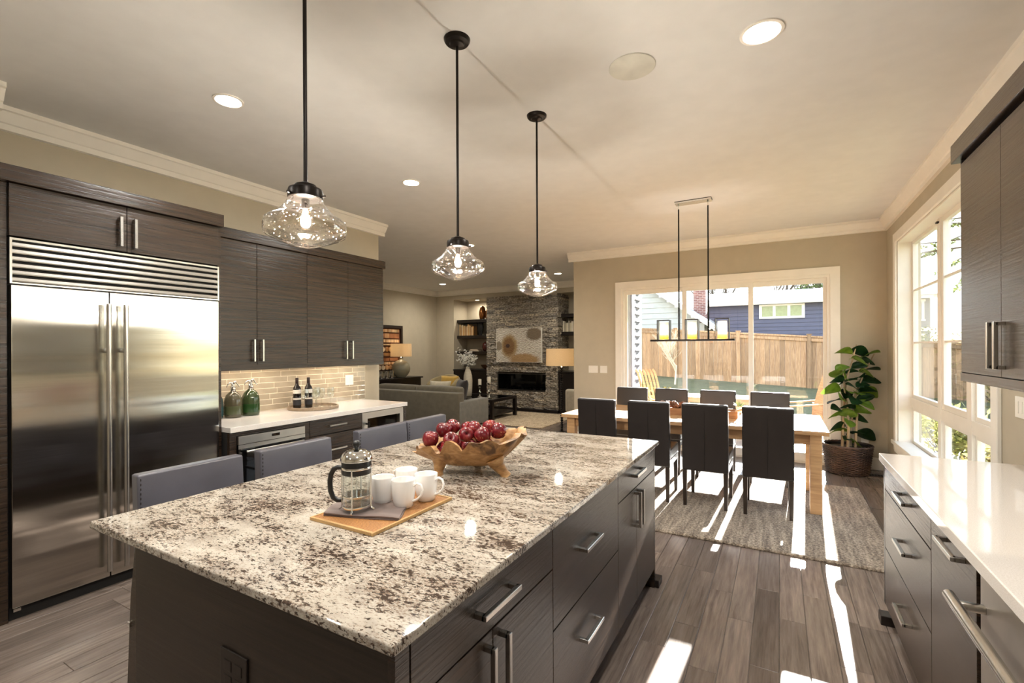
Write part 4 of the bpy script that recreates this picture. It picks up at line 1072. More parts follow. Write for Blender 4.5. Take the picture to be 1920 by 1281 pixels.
def leaf_mat(name, c0, c1):
    n = N(name); f = n.noise(n.coords(), 14, 3); c = n.ramp(f, [(.3, c0), (.7, c1)]); n.set(color=c, rough=.32, spec=.5)
    tl = n.new('ShaderNodeBsdfTranslucent'); n.link(c, tl.inputs['Color']); mx = n.new('ShaderNodeMixShader'); mx.inputs[0].default_value = .35
    n.link(n.p.outputs[0], mx.inputs[1]); n.link(tl.outputs[0], mx.inputs[2]); n.link(mx.outputs[0], n.out.inputs['Surface']); return n.m
LG, LD = leaf_mat('leaf_green', (104, 140, 44), (150, 178, 70)), leaf_mat('leaf_dark', (28, 62, 36), (52, 92, 48))
def leaf(parent, base, dirn, length, width, droop, m, roll=0):
    bm = bmesh.new(); d = Vector(dirn).normalized(); sd = d.cross(Vector((0, 0, 1))); sd = sd.normalized() if sd.length > .1 else Vector((1, 0, 0)); upv = sd.cross(d)
    rl = roll; sd, upv = sd * math.cos(rl) + upv * math.sin(rl), upv * math.cos(rl) - sd * math.sin(rl)
    n = 7; rows = []; b = Vector(base)
    for i in range(n + 1):
        s = i / n; w = width * math.sin(PI * min(1, s * .93 + .05)) ** .75 * (.75 + .5 * s) * .5
        c = b + d * length * s + Vector((0, 0, -droop * length * s * s)) 
        rows.append((c - sd * w + upv * w * .25, c, c + sd * w + upv * w * .25))
    vs_ = [[bm.verts.new(p) for p in r] for r in rows]
    for r0, r1 in zip(vs_, vs_[1:]):
        for k in range(2): bm.faces.new((r0[k], r0[k + 1], r1[k + 1], r1[k]))
    for v in list(bm.verts): pass
    r = bmesh.ops.solidify(bm, geom=bm.faces[:], thickness=.0015)
    tube(bm, [b - d * .035 - Vector((0, 0, .012)), b + d * .01], .003, 5)
    return obj('leaf', bm, m, parent, 180)
LV = [(.14, .079, 1.475, 1), (-.036, -.02, 1.483, 0), (-.049, -.085, 1.275, 0), (.126, .072, 1.287, 1), (.358, .22, 1.435, 0), (.304, .21, 1.239, 1), (.131, .017, 1.178, 1), (.289, .164, 1.121, 1), (-.005, -.003, 1.108, 1), (-.169, -.188, 1.011, 0),
      (-.008, -.027, .982, 1), (.11, -.052, .982, 0), (.224, .165, .982, 0), (-.063, -.151, .909, 0), (.161, -.024, .864, 0), (.02, -.046, .807, 1), (-.114, -.099, .79, 1), (-.094, -.019, .714, 0), (.124, .07, .673, 1), (.004, -.136, .632, 0), (-.098, -.056, .569, 1),
      (.083, -.01, .487, 1), (.19, .145, .483, 1), (.002, -.034, .431, 1), (.068, .015, .369, 0), (-.091, .006, 1.181, 0), (.211, .166, 1.338, 1), (.04, -.1, 1.05, 1), (.16, .06, 1.06, 1), (-.1, -.1, 1.13, 1), (.02, .06, 1.2, 1), (.2, .1, 1.2, 0), (.0, -.08, .72, 0), (-.12, -.08, .88, 1), (.13, -.1, .78, 0), (.05, -.12, .92, 1), (.2, .0, 1.02, 1), (-.06, -.1, 1.2, 0), (.12, -.04, 1.36, 0), (.0, -.12, 1.0, 0), (.18, .06, .9, 1), (-.05, .0, .52, 0)]
rg = random.Random(21)
def stem_at(z, x):
    best = None
    for s_ in stems[:3]:
        for (a, b) in zip(s_, s_[1:]):
            if a[2] <= z <= b[2]:
                f = (z - a[2]) / (b[2] - a[2]); p = Vector(a).lerp(Vector(b), f)
                if best is None or abs(p.x - x) < abs(best.x - x): best = p
    return best if best is not None else Vector((.09, .04, z))
for x, y, z, dk in LV:
    s_ = stem_at(z, x); d = Vector((x - s_.x, y - s_.y, 0))
    if d.length < .05: d = Vector((rg.uniform(-1, 1), rg.uniform(-1, .2), 0)).normalized() * .06
    L = max(.22, min(.29, d.length * 1.7)); dn = d.normalized(); c = Vector((PX + x, PY + y, z))
    dn = (dn + Vector((0, 0, rg.uniform(-.1, .6)))).normalized()
    b = c - dn * L * .5
    if b.x + max(0, dn.x * L) > XR - .08: b.x = XR - .08 - max(0, dn.x * L)
    if b.y + dn.y * L > YB - .07: b.y = YB - .07 - max(0, dn.y * L)
    leaf(t, b, dn, L, L * rg.uniform(.56, .68), rg.uniform(.1, .5), LD if dk else LG, rg.choice((-1, 1)) * rg.uniform(.3, 1.0))
# floor vent
t = thing('floor_vent', 'dark wooden slotted floor register behind the right base cabinet', 'vent', (.955, 6.88, 0))
part('frame', M['chair_wood'], t, (.86, 1.06, 6.82, 6.94, .0005, .006), bev=.001)
for r_ in range(2):
    for k in range(6): part('slot', M['cab_dark'], t, (.878 + k * .028, .898 + k * .028, 6.84 + r_ * .045, 6.87 + r_ * .045, .006, .0068))
# ---------------------------------------------------------------- living room: fireplace wall
SY = YLB - .02       # stone face
fp = thing('fireplace', 'tall stacked ledger stone chimney breast with a linear black firebox', 'fireplace', ((SX0 + SX1) / 2, SY, 0))
FX0, FX1, FZ0, FZ1 = -6.12, -4.81, .50, .88
part('core', plain('mortar_core', (58, 50, 42), .95), fp, (SX0 + .02, SX1 - .02, SY + .03, YLB + .61, .06, FZ0), (SX0 + .02, SX1 - .02, SY + .03, YLB + .61, FZ1, HZ), (SX0 + .02, FX0, SY + .03, YLB + .61, FZ0, FZ1), (FX1, SX1 - .02, SY + .03, YLB + .61, FZ0, FZ1))
fb = part('firebox', M['black_glass'], fp, (FX0, FX1, SY + .32, SY + .34, FZ0, FZ1), (FX0, FX1, SY + .02, SY + .32, FZ0 - .001, FZ0 + .004), (FX0, FX1, SY + .02, SY + .32, FZ1 - .004, FZ1), (FX0, FX0 + .004, SY + .02, SY + .32, FZ0, FZ1), (FX1 - .004, FX1, SY + .02, SY + .32, FZ0, FZ1))
part('firebox_frame', plain('firebox_frame', (70, 66, 60), .4, metal=.5), fp, (FX0 - .018, FX0, SY - .004, SY + .03, FZ0 - .018, FZ1 + .018), (FX1, FX1 + .018, SY - .004, SY + .03, FZ0 - .018, FZ1 + .018), (FX0, FX1, SY - .004, SY + .03, FZ0 - .018, FZ0), (FX0, FX1, SY - .004, SY + .03, FZ1, FZ1 + .018))
bm = bmesh.new(); rg = random.Random(8)
for k in range(40): bx(bm, *(lambda x, y, s: (x, x + s, y, y + s, FZ0 + .003, FZ0 + .003 + s))(rg.uniform(FX0 + .05, FX1 - .1), rg.uniform(SY + .06, SY + .25), rg.uniform(.02, .04)))
stuff(obj('fire_glass', bm, M['black_glass'], fb))
part('hearth', M['espresso'], fp, (SX0 - .03, SX1 + .03, SY - .08, SY + .03, .0, .06), bev=.003)
def stone_mat():
    n = N('ledger_stone'); ge = n.new('ShaderNodeNewGeometry'); oi = n.new('ShaderNodeObjectInfo')
    mp = n.new('ShaderNodeMapping'); mp.inputs['Scale'].default_value = (14, 14, 34); n.link(ge.outputs['Position'], mp.inputs['Vector'])
    f = n.noise(mp.outputs[0], 1.4, 6, .68)
    r = n.math('FRACT', n.math('ADD', n.math('MULTIPLY', oi.outputs['Random'], 7.31), n.math('MULTIPLY', ge.outputs['Random Per Island'], 5.17)))
    tone = n.ramp(r, [(0, (150, 142, 132)), (.25, (206, 194, 176)), (.45, (178, 172, 162)), (.65, (222, 208, 184)), (.85, (128, 124, 120)), (1, (204, 194, 180))])
    n.set(color=n.mix(n.ramp(f, [(.40, (1, 1, 1, 1)), (.56, (0, 0, 0, 1))]), tone, (98, 88, 78)), rough=.9); n.bump(f, 1.0, .03); return n.m
M['stone'] = stone_mat()
def stone_mesh(seed):
    rg = random.Random(seed); b = bmesh.new(); bx(b, -.5, .5, -.03, .03, -.5, .5)
    bmesh.ops.subdivide_edges(b, edges=[e for e in b.edges if abs((e.verts[0].co - e.verts[1].co).x) > .5], cuts=2)
    for v in b.verts:
        if v.co.y < 0: v.co.y += rg.uniform(-.02, .02)
        v.co.z += rg.uniform(-.09, .09); v.co.x += rg.uniform(-.02, .02)
    me = bpy.data.meshes.new('stone'); bmesh.ops.recalc_face_normals(b, faces=b.faces); b.to_mesh(me); b.free(); me.materials.append(M['stone']); return me
SM = [stone_mesh(k) for k in range(8)]
rg = random.Random(5); cnt = 0; H_ = .05; z = .062; extra = bmesh.new()
def put_stone(x0, x1, z0, z1, y, turn=False):
    global cnt
    if cnt < 292 and not turn:
        o = bpy.data.objects.new('stone', rg.choice(SM)); COL.objects.link(o); o.parent = fp; WL[o.name] = WL[fp.name]
        o.location = Vector(((x0 + x1) / 2, y, (z0 + z1) / 2)) - WL[fp.name]; o.scale = (x1 - x0 - .003, 1, z1 - z0 - .004); cnt += 1
    elif turn: bx(extra, SX1 - .03 + rg.uniform(-.012, .008), SX1 + .012 + rg.uniform(-.012, .01), x0, x1 - .003, z0 + .002, z1 - .002)
    else: bx(extra, x0, x1 - .003, y - .03, y + .03, z0 + .002, z1 - .002)
while z < HZ - .01:
    z1 = min(z + H_ * rg.choice([.75, 1, 1, 1.2]), HZ - .001)
    if HZ - z1 < .03: z1 = HZ - .001
    segs = [(SX0, SX1)] if z1 < FZ0 - .01 or z > FZ1 + .01 else [(SX0, FX0 - .018), (FX1 + .018, SX1)]
    for a, b in segs:
        x = a
        while x < b - .001:
            w = rg.uniform(.12, .34); x1 = x + w if b - x - w > .1 else b
            put_stone(x, x1, z, z1, SY + rg.uniform(-.012, .012) + .005); x = x1
    y = SY - .02
    while y < YLB + .6:
        w = rg.uniform(.14, .34); y1 = y + w if YLB + .6 - y - w > .08 else YLB + .6
        put_stone(y, y1, z, z1, 0, True); y = y1
    z = z1
stuff(obj('return_stones', extra, M['stone'], fp))

# art over the fireplace
def art_mat():
    n = N('feather_art'); v = n.coords((1, 1, 1))
    w = n.new('ShaderNodeTexWave', wave_type='BANDS', bands_direction='Z'); w.inputs['Scale'].default_value = 7; w.inputs['Distortion'].default_value = 9; w.inputs['Detail'].default_value = 3
    n.link(n.coords((1, 1, 1.6), rot=(0, R(20), 0)), w.inputs['Vector'])
    base_ = n.ramp(w.outputs['Fac'], [(.1, (148, 132, 112)), (.4, (214, 204, 190)), (.8, (236, 230, 220))])
    def blob(x, z, sx, sz, col, prev, spike=.35):
        mp = n.new('ShaderNodeMapping'); mp.inputs['Location'].default_value = (-x / sx, 0, -z / sz); mp.inputs['Scale'].default_value = (1 / sx, .01, 1 / sz)
        tc_ = n.new('ShaderNodeTexCoord'); n.link(tc_.outputs['Object'], mp.inputs['Vector'])
        ln = n.new('ShaderNodeVectorMath', operation='LENGTH'); n.link(mp.outputs[0], ln.inputs[0])
        sp_ = n.new('ShaderNodeSeparateXYZ'); n.link(mp.outputs[0], sp_.inputs[0]); an = n.math('ARCTAN2', sp_.outputs['Z'], sp_.outputs['X'])
        cb_ = n.new('ShaderNodeCombineXYZ'); n.link(n.math('MULTIPLY', an, 9), cb_.inputs[0]); n.link(ln.outputs['Value'], cb_.inputs[1])
        d = n.math('ADD', ln.outputs['Value'], n.math('MULTIPLY', n.noise(cb_.outputs[0], 1.6, 5, .65), spike * 2))
        d = n.math('ADD', d, n.math('MULTIPLY', n.noise(n.coords(), 30, 4), .35))
        return n.mix(n.ramp(n.math('MULTIPLY', d, .55), [(.55 * (.98 + spike), (1, 1, 1, 1)), (.55 * (1.28 + spike), (0, 0, 0, 1))]), prev, col)
    c = blob(-.26, -.03, .24, .30, (168, 138, 92), base_); c = blob(-.27, -.03, .17, .22, (128, 92, 50), c); c = blob(.14, -.36, .42, .16, (170, 136, 92), c); c = blob(.42, .26, .22, .16, (122, 106, 86), c); c = blob(-.56, -.02, .10, .12, (140, 126, 106), c); c = blob(-.30, -.02, .06, .05, (64, 38, 22), c)
    n.set(color=c, rough=.6); n.bump(w.outputs['Fac'], .6, .01); return n.m
t = thing('canvas_art', 'large pale textured canvas with a brown flower like burst above the firebox', 'artwork', (-5.49, SY - .05, 1.59))
bm = bmesh.new(); bx(bm, -6.105, -4.885, SY - .085, SY - .045, 1.175, 1.99, .004, 1); obj('canvas', bm, art_mat(), t)
part('frame_edge', M['trim'], t, (-6.112, -6.105, SY - .088, SY - .04, 1.17, 1.995), (-4.885, -4.872, SY - .088, SY - .04, 1.17, 1.995), (-6.105, -4.885, SY - .088, SY - .04, 1.99, 1.996), (-6.105, -4.885, SY - .088, SY - .04, 1.169, 1.175))

# built-in shelves and cabinets in the alcoves
for lab, x0, x1, zs in (('left alcove', NX0 + .002, SX0 - .002, (1.40, 1.82, 2.235)), ('right alcove', SX1 + .012, XDL - .03, (1.86, 2.28))):
    for i, z in enumerate(zs):
        nm = ('lowest', 'middle', 'top')[i] if len(zs) == 3 else ('lower', 'upper')[i]
        bm = bmesh.new(); bx(bm, x0, x1, YLB + .14, YLB + .615, z - .045, z + .035, .003, 1)
        tag(obj('floating_shelf', bm, M['espresso'], loc=((x0 + x1) / 2, YLB + .4, z)), 'thick dark floating shelf, %s one in the %s beside the fireplace' % (nm, lab), 'shelf')
    c = thing('built_in_cabinet', 'low dark built-in cabinet in the %s beside the stone' % lab, 'cabinet', ((x0 + x1) / 2, YLB + .3, 0))
    part('carcass', M['espresso'], c, (x0, x1, YLB - .02, YLB + .615, .0, .93)); part('top', M['espresso'], c, (x0, x1, YLB - .05, YLB + .615, .93, .965), bev=.003)
    m_ = (x0 + x1) / 2
    for a, b, hy in ((x0 + .02, m_, m_ - .05), (m_, x1 - .02, m_ + .05)):
        d = part('door', M['espresso'], c, (a + .003, b - .003, YLB - .04, YLB - .02, .06, .92), bev=.002)
        part('handle', M['steel_handle'], d, (hy - .006, hy + .006, YLB - .065, YLB - .04, .62, .80))
SHY = YLB + .30
# shelf objects
for x, s, lab in ((-6.79, 1.0, 'tall copper egg shaped vase on the top alcove shelf'), (-6.62, .78, 'shorter copper vase on the top alcove shelf')):
    bm = bmesh.new(); lathe(bm, [(r * s, zz * s) for r, zz in ((.05, 0), (.075, .03), (.095, .13), (.085, .24), (.055, .33), (.03, .355), (.027, .35), (.05, .31), (0, .3))], 28, (x, SHY, 2.2705), top=False)
    tag(obj('vase', bm, plain('copper_glaze', (150, 96, 50), .28, metal=.75), None, 60, loc=(x, SHY, 2.27)), lab, 'vase')
rg = random.Random(2)
def books(x, z, n, cols, grp, lab, hs=(.2, .27)):
    for k in range(n):
        w = rg.uniform(.025, .045); h = rg.uniform(*hs); c = cols[k % len(cols)]
        nth = ('leftmost', 'second', 'third', 'fourth', 'fifth', 'sixth', 'seventh', 'eighth', 'ninth', 'tenth', 'eleventh', 'twelfth', 'thirteenth', 'rightmost')[k if k < n - 1 else 13]
        t = thing('book', '%s book%s, %s' % (nth, '' if nth in ('leftmost', 'rightmost') else ' from the left', lab), 'book', (x + w / 2, SHY, z), 0, grp)
        part('cover', plain('book_cover', c, .6), t, (x, x + .003, SHY - .09, SHY + .08, z + .0005, z + h), (x + w - .003, x + w, SHY - .09, SHY + .08, z + .0005, z + h), (x, x + w, SHY - .093, SHY - .09, z + .0005, z + h))
        part('pages', plain('book_pages', (222, 210, 186), .8), t, (x + .003, x + w - .003, SHY - .088, SHY + .072, z + .004, z + h - .004))
        x += w + .002
books(-7.47, 1.855, 12, [(188, 160, 116), (150, 104, 64), (206, 188, 150), (196, 150, 96)], 'tan books on the middle alcove shelf', 'tan spine, upright on left alcove middle shelf', (.22, .3))
books(-4.46, 1.38 + .515, 14, [(206, 196, 176), (150, 140, 124), (188, 176, 150)], 'pale books on the right alcove shelf', 'pale spine, upright on right alcove lower shelf', (.2, .26))
def blobthing(name, lab, cat, x, z, prof, m, y=SHY, seg=24, sx=1, sy=1):
    bm = bmesh.new(); lathe(bm, prof, seg, (x, y, z + .0005), sx, sy, top=False)
    return tag(obj(name, bm, m, None, 60, loc=(x, y, z)), lab, cat)
blobthing('sculpture', 'black rounded sculpture beside the tan books on the middle shelf', 'sculpture', -6.86, 1.855, [(.05, 0), (.06, .02), (.05, .05), (.085, .12), (.10, .22), (.085, .32), (.05, .37), (0, .385)], M['black_plastic'], sy=.5)
blobthing('bowl', 'small dark round bowl right of the black sculpture', 'bowl', -6.62, 1.855, [(.03, 0), (.06, .03), (.075, .08), (.068, .12), (.06, .12), (.066, .08), (0, .03)], M['espresso'])
blobthing('vase', 'dark red glazed round vase on the lowest alcove shelf', 'vase', -6.68, 1.435, [(.05, 0), (.09, .04), (.11, .12), (.085, .2), (.04, .235), (.045, .25), (.035, .25), (0, .2)], plain('oxblood', (70, 30, 24), .2))
blobthing('bowl', 'brown wooden dish on top of the left built-in cabinet', 'bowl', -6.66, .965, [(.05, 0), (.12, .05), (.17, .12), (.16, .12), (.11, .06), (0, .02)], plain('dish_wood', (104, 70, 44), .5))

for k, (z, w, lab) in enumerate(((1.4355, .30, 'lower dark red book lying flat on the lowest alcove shelf'), (1.4665, .26, 'upper dark red book lying flat on the lowest alcove shelf'))):
    t = thing('book', lab, 'book', (-7.0, SHY, z), 0, 'flat books on the lowest shelf')
    part('cover', plain('red_cover', (92, 36, 28), .6), t, (-7.0 - w / 2, -7.0 + w / 2, SHY - .1, SHY + .1, z, z + .003), (-7.0 - w / 2, -7.0 + w / 2, SHY - .1, SHY + .1, z + .026, z + .029), (-7.0 - w / 2, -7.0 - w / 2 + .003, SHY - .1, SHY + .1, z + .003, z + .026))
    part('pages', plain('page_block', (214, 200, 176), .8), t, (-7.0 - w / 2 + .003, -7.0 + w / 2 - .004, SHY - .096, SHY + .096, z + .003, z + .026))
# console table, lamp, wall art, tumblers along the left living wall
t = thing('console_table', 'dark espresso console table against the living room side wall', 'console', (-7.84, 8.2, 0))
part('top', M['espresso'], t, (-8.05, -7.62, 7.05, 9.0, .80, .835), bev=.003); part('apron', M['espresso'], t, (-8.03, -7.65, 7.1, 8.95, .62, .80))
for x in (-8.03, -7.70):
    for y in (7.09, 8.90): part('leg', M['espresso'], t, (x, x + .06, y, y + .06, 0, .62))
lx, ly = -7.82, 8.44
t = thing('table_lamp', 'round grey green ceramic table lamp with cream drum shade on the console', 'lamp', (lx, ly, .835))
bm = bmesh.new(); lathe(bm, [(.10, .8355), (.11, .845), (.16, .90), (.205, .98), (.215, 1.05), (.195, 1.14), (.13, 1.215), (.05, 1.25), (.035, 1.27), (.035, 1.30), (.02, 1.305), (0, 1.306)], 40, (lx, ly, 0), top=False); 
cer = N('ringed_ceramic'); wv = cer.new('ShaderNodeTexWave', wave_type='BANDS', bands_direction='Z'); wv.inputs['Scale'].default_value = 22; wv.inputs['Distortion'].default_value = 1.5; cer.link(cer.coords(), wv.inputs['Vector']); cer.set(color=cer.ramp(wv.outputs['Fac'], [(.2, (128, 120, 98)), (.8, (160, 152, 128))]), rough=.35); cer.bump(wv.outputs['Fac'], .2, .004)
obj('base', bm, cer.m, t, 60)
def shade_mat():
    n = N('linen_shade'); f = n.noise(n.coords((200, 200, 40)), 2, 2); c = n.ramp(f, [(.3, (226, 210, 182)), (.7, (240, 226, 200))]); n.set(color=c, rough=.8)
    tl = n.new('ShaderNodeBsdfTranslucent'); n.link(c, tl.inputs['Color']); mx = n.new('ShaderNodeMixShader'); mx.inputs[0].default_value = .6
    n.link(n.p.outputs[0], mx.inputs[1]); n.link(tl.outputs[0], mx.inputs[2]); n.link(mx.outputs[0], n.out.inputs['Surface']); return n.m
M['shade'] = shade_mat(); SOFT = emit('soft_bulb', (255, 220, 170), 5)
bm = bmesh.new(); lathe(bm, [(.245, 1.325), (.247, 1.325), (.240, 1.63), (.238, 1.63), (.245, 1.325)], 44, (lx, ly, 0), top=False, bot=False); obj('shade', bm, M['shade'], t, 40)
bm = bmesh.new(); tube(bm, [(lx, ly, 1.30), (lx, ly, 1.46)], .006, 8); lathe(bm, [(.012, 1.44), (.03, 1.49), (.03, 1.51), (0, 1.54)], 14, (lx, ly, 0)); obj('bulb', bm, SOFT, t, 60)
lamp('lamp_light', 'POINT', (lx, ly, 1.50), 1.0, t, color=(1, .88, .7), shadow_soft_size=.04)
t = thing('wood_slice_art', 'dark framed wall art of rows of wood slices behind the round lamp', 'artwork', (XLL, 8.1, 1.5))
part('frame', M['chair_wood'], t, (XLL, XLL + .05, 7.30, 7.36, .95, 2.07), (XLL, XLL + .05, 8.655, 8.72, .95, 2.07), (XLL, XLL + .05, 7.36, 8.655, 2.00, 2.07), (XLL, XLL + .05, 7.36, 8.655, .95, 1.02))
bk = part('backing', plain('rust_backing', (88, 48, 30), .8), t, (XLL, XLL + .015, 7.36, 8.655, 1.02, 2.00))
SL = [plain('slice_%d' % k, c, .6, var=.15) for k, c in enumerate(((206, 172, 130), (150, 96, 58), (186, 140, 94), (226, 200, 164)))]
rg = random.Random(6)
for k, (z, hh, kind) in enumerate(((1.94, .07, 0), (1.82, .11, 1), (1.70, .07, 0), (1.61, .03, 2), (1.50, .13, 3), (1.38, .07, 1), (1.26, .07, 1), (1.17, .06, 0), (1.07, .12, 3))):
    y = 7.38
    while y < 8.60:
        w = {0: .035, 1: rg.uniform(.10, .2), 2: .3, 3: .125}[kind]
        if y + w > 8.645: break
        bm = bmesh.new()
        if kind == 3: tube(bm, [(XLL + .015, y + w / 2, z), (XLL + .045, y + w / 2, z)], min(w, hh) * .47, 14)
        else: bx(bm, XLL + .015, XLL + .035 + rg.uniform(0, .015), y + .003, y + w - .003, z - hh / 2, z + hh / 2)
        obj('slice', bm, SL[(1 if kind == 1 else 3 if kind == 3 else 0) if rg.random() < .7 else 2], bk); y += w
for y, lab in ((8.02, 'silver tumbler on the console, nearest the lamp'), (7.86, 'silver tumbler on the console, second from the lamp'), (7.70, 'silver tumbler on the console, third from the lamp')):
    bm = bmesh.new(); lathe(bm, [(.045, 0), (.05, .01), (.042, .09), (.055, .17), (.052, .17), (.038, .09), (0, .02)], 20, (-7.72, y, .8355), top=False)
    tag(obj('tumbler', bm, M['chrome'], None, 60, loc=(-7.72, y, .835)), lab, 'tumbler', 'silver tumblers on the console')

# sofa
FAB = cloth('grey_olive_fabric', (112, 103, 84), 500); FAB_LIT = cloth('door_lit_fabric', (138, 134, 124), 500)  # arms use a lighter copy of the fabric, door light put into the colour
t = thing('sofa', 'grey olive fabric sofa seen from behind, beyond the bar counter', 'sofa', (-6.2, 7.4, 0))
def cush(name, m, parent, x0, x1, y0, y1, z0, z1, bev=.05, puff=0):
    bm = bmesh.new(); bx(bm, x0, x1, y0, y1, z0, z1, bev, 4)
    if puff:
        bmesh.ops.subdivide_edges(bm, edges=bm.edges[:], cuts=1)
        c = Vector(((x0 + x1) / 2, (y0 + y1) / 2, (z0 + z1) / 2))
        for v in bm.verts:
            d = v.co - c; fx_, fz_ = 1 - (d.x / ((x1 - x0) / 2)) ** 2, 1 - (d.z / ((z1 - z0) / 2)) ** 2
            v.co.y += math.copysign(puff * max(0, fx_) * max(0, fz_), d.y); v.co.z += puff * .5 * math.copysign(1, d.z) * max(0, fx_) * .6
    return obj(name, bm, m, parent, 60)
cush('back_frame', FAB, t, -7.42, -5.05, 6.92, 7.12, .10, .695, .025)
cush('arm', FAB_LIT, t, -5.22, -5.03, 6.96, 7.92, .06, .535, .025); cush('arm', FAB_LIT, t, -7.44, -7.25, 6.96, 7.92, .06, .535, .025)
cush('base', FAB, t, -7.25, -5.22, 7.10, 7.88, .10, .30, .02)
for a, b in ((-7.24, -6.24), (-6.23, -5.23)):
    cush('seat_cushion', FAB, t, a, b, 7.10, 7.90, .30, .45, .04); cush('back_cushion', FAB, t, a, b + (.06 if b > -6 else 0), 7.10, 7.32, .42, .785, .06, .03)
for x in (-7.38, -5.12):
    for y in (6.98, 7.84): part('leg', M['espresso'], t, (x, x + .05, y, y + .05, 0, .11))
def pillow(label, m, c, w, h, th, rz, tilt):
    bm = bmesh.new(); n = 12; f = []; b = []
    for i in range(n + 1):
        r1, r2 = [], []
        for j in range(n + 1):
            u, v = i / n * 2 - 1, j / n * 2 - 1
            k = (1 - u ** 4) ** .5 * (1 - v ** 4) ** .5 * th / 2
            s = 1 - .08 * (1 - abs(u)) * (abs(v) > .6) - .0; x, z = u * w / 2 * (1 - .07 * (1 - v * v)), v * h / 2 * (1 - .07 * (1 - u * u))
            r1.append(bm.verts.new((x, -k - .004, z))); r2.append(bm.verts.new((x, k + .004, z)))
        f.append(r1); b.append(r2)
    for i in range(n):
        for j in range(n):
            bm.faces.new((f[i][j], f[i + 1][j], f[i + 1][j + 1], f[i][j + 1])); bm.faces.new((b[i][j], b[i][j + 1], b[i + 1][j + 1], b[i + 1][j]))
    for i in range(n):
        for (p, q) in (((i, 0), (i + 1, 0)), ((i + 1, n), (i, n)), ((0, i + 1), (0, i)), ((n, i), (n, i + 1))): bm.faces.new((b[p[0]][p[1]], b[q[0]][q[1]], f[q[0]][q[1]], f[p[0]][p[1]]))
    bmesh.ops.transform(bm, matrix=Matrix.Translation(Vector(c)) @ Matrix.Rotation(R(rz), 4, 'Z') @ Matrix.Rotation(R(tilt), 4, 'X'), verts=bm.verts)
    return tag(obj('cushion', bm, m, None, 180, loc=c), label, 'cushion')
pillow('dark brown square cushion leaning at the right arm of the sofa', cloth('brown_cushion', (48, 40, 36), 300), (-5.40, 7.50, .68), .50, .46, .17, -38, -12)
pillow('cream cushion at the front edge behind the sofa back', cloth('cream_cushion', (214, 202, 176), 300), (-5.95, 7.52, .66), .46, .42, .16, 15, -20)
# armchair with yellow cushion
AC = cloth('beige_armchair', (150, 134, 96), 400)
t = thing('armchair', 'beige upholstered armchair in the corner behind the sofa', 'armchair', (-7.12, 9.15, 0))
bm = bmesh.new(); cxx, cyy_ = -7.12, 9.1
for k in range(25):
    pass
outer = []; 
for k in range(21):
    a = R(-20) + R(220) * k / 20; outer.append((cxx + .44 * math.cos(a), cyy_ + .42 * math.sin(a)))
inner = [(cxx + (x - cxx) * .74, cyy_ + (y - cyy_) * .74) for x, y in outer]
o_, i_ = [], []
for k, ((x, y), (p, q)) in enumerate(zip(outer, inner)):
    ht = .62 + .25 * math.sin(PI * k / 20) ** .8
    o_.append((bm.verts.new((x, y, .12)), bm.verts.new((x, y, ht - .03)), bm.verts.new((x + (p - x) * .35, y + (q - y) * .35, ht)))); i_.append((bm.verts.new((p, q, .12)), bm.verts.new((p, q, ht - .03)), bm.verts.new((x + (p - x) * .65, y + (q - y) * .65, ht))))
for k in range(20):
    for a, b in ((o_[k], o_[k + 1]),): bm.faces.new((a[0], b[0], b[1], a[1])); bm.faces.new((a[1], b[1], b[2], a[2]))
    for a, b in ((i_[k], i_[k + 1]),): bm.faces.new((a[0], a[1], b[1], b[0])); bm.faces.new((a[1], a[2], b[2], b[1]))
    bm.faces.new((o_[k][2], o_[k + 1][2], i_[k + 1][2], i_[k][2])); bm.faces.new((o_[k][0], i_[k][0], i_[k + 1][0], o_[k + 1][0]))
for k in (0, 20): bm.faces.new((o_[k][0], o_[k][1], o_[k][2], i_[k][2], i_[k][1], i_[k][0]))
obj('shell', bm, AC, t, 60)
cush('seat_cushion', AC, t, cxx - .31, cxx + .31, cyy_ - .42, cyy_ + .26, .26, .45, .05)
for dx in (-.27, .22):
    for dy in (-.3, .2): part('leg', M['espresso'], t, (cxx + dx, cxx + dx + .05, cyy_ + dy, cyy_ + dy + .05, 0, .27))
pillow('mustard yellow cushion on the beige armchair', cloth('yellow_cushion', (206, 166, 76), 300), (cxx + .12, cyy_ + .12, .67), .50, .36, .15, 6, -14)
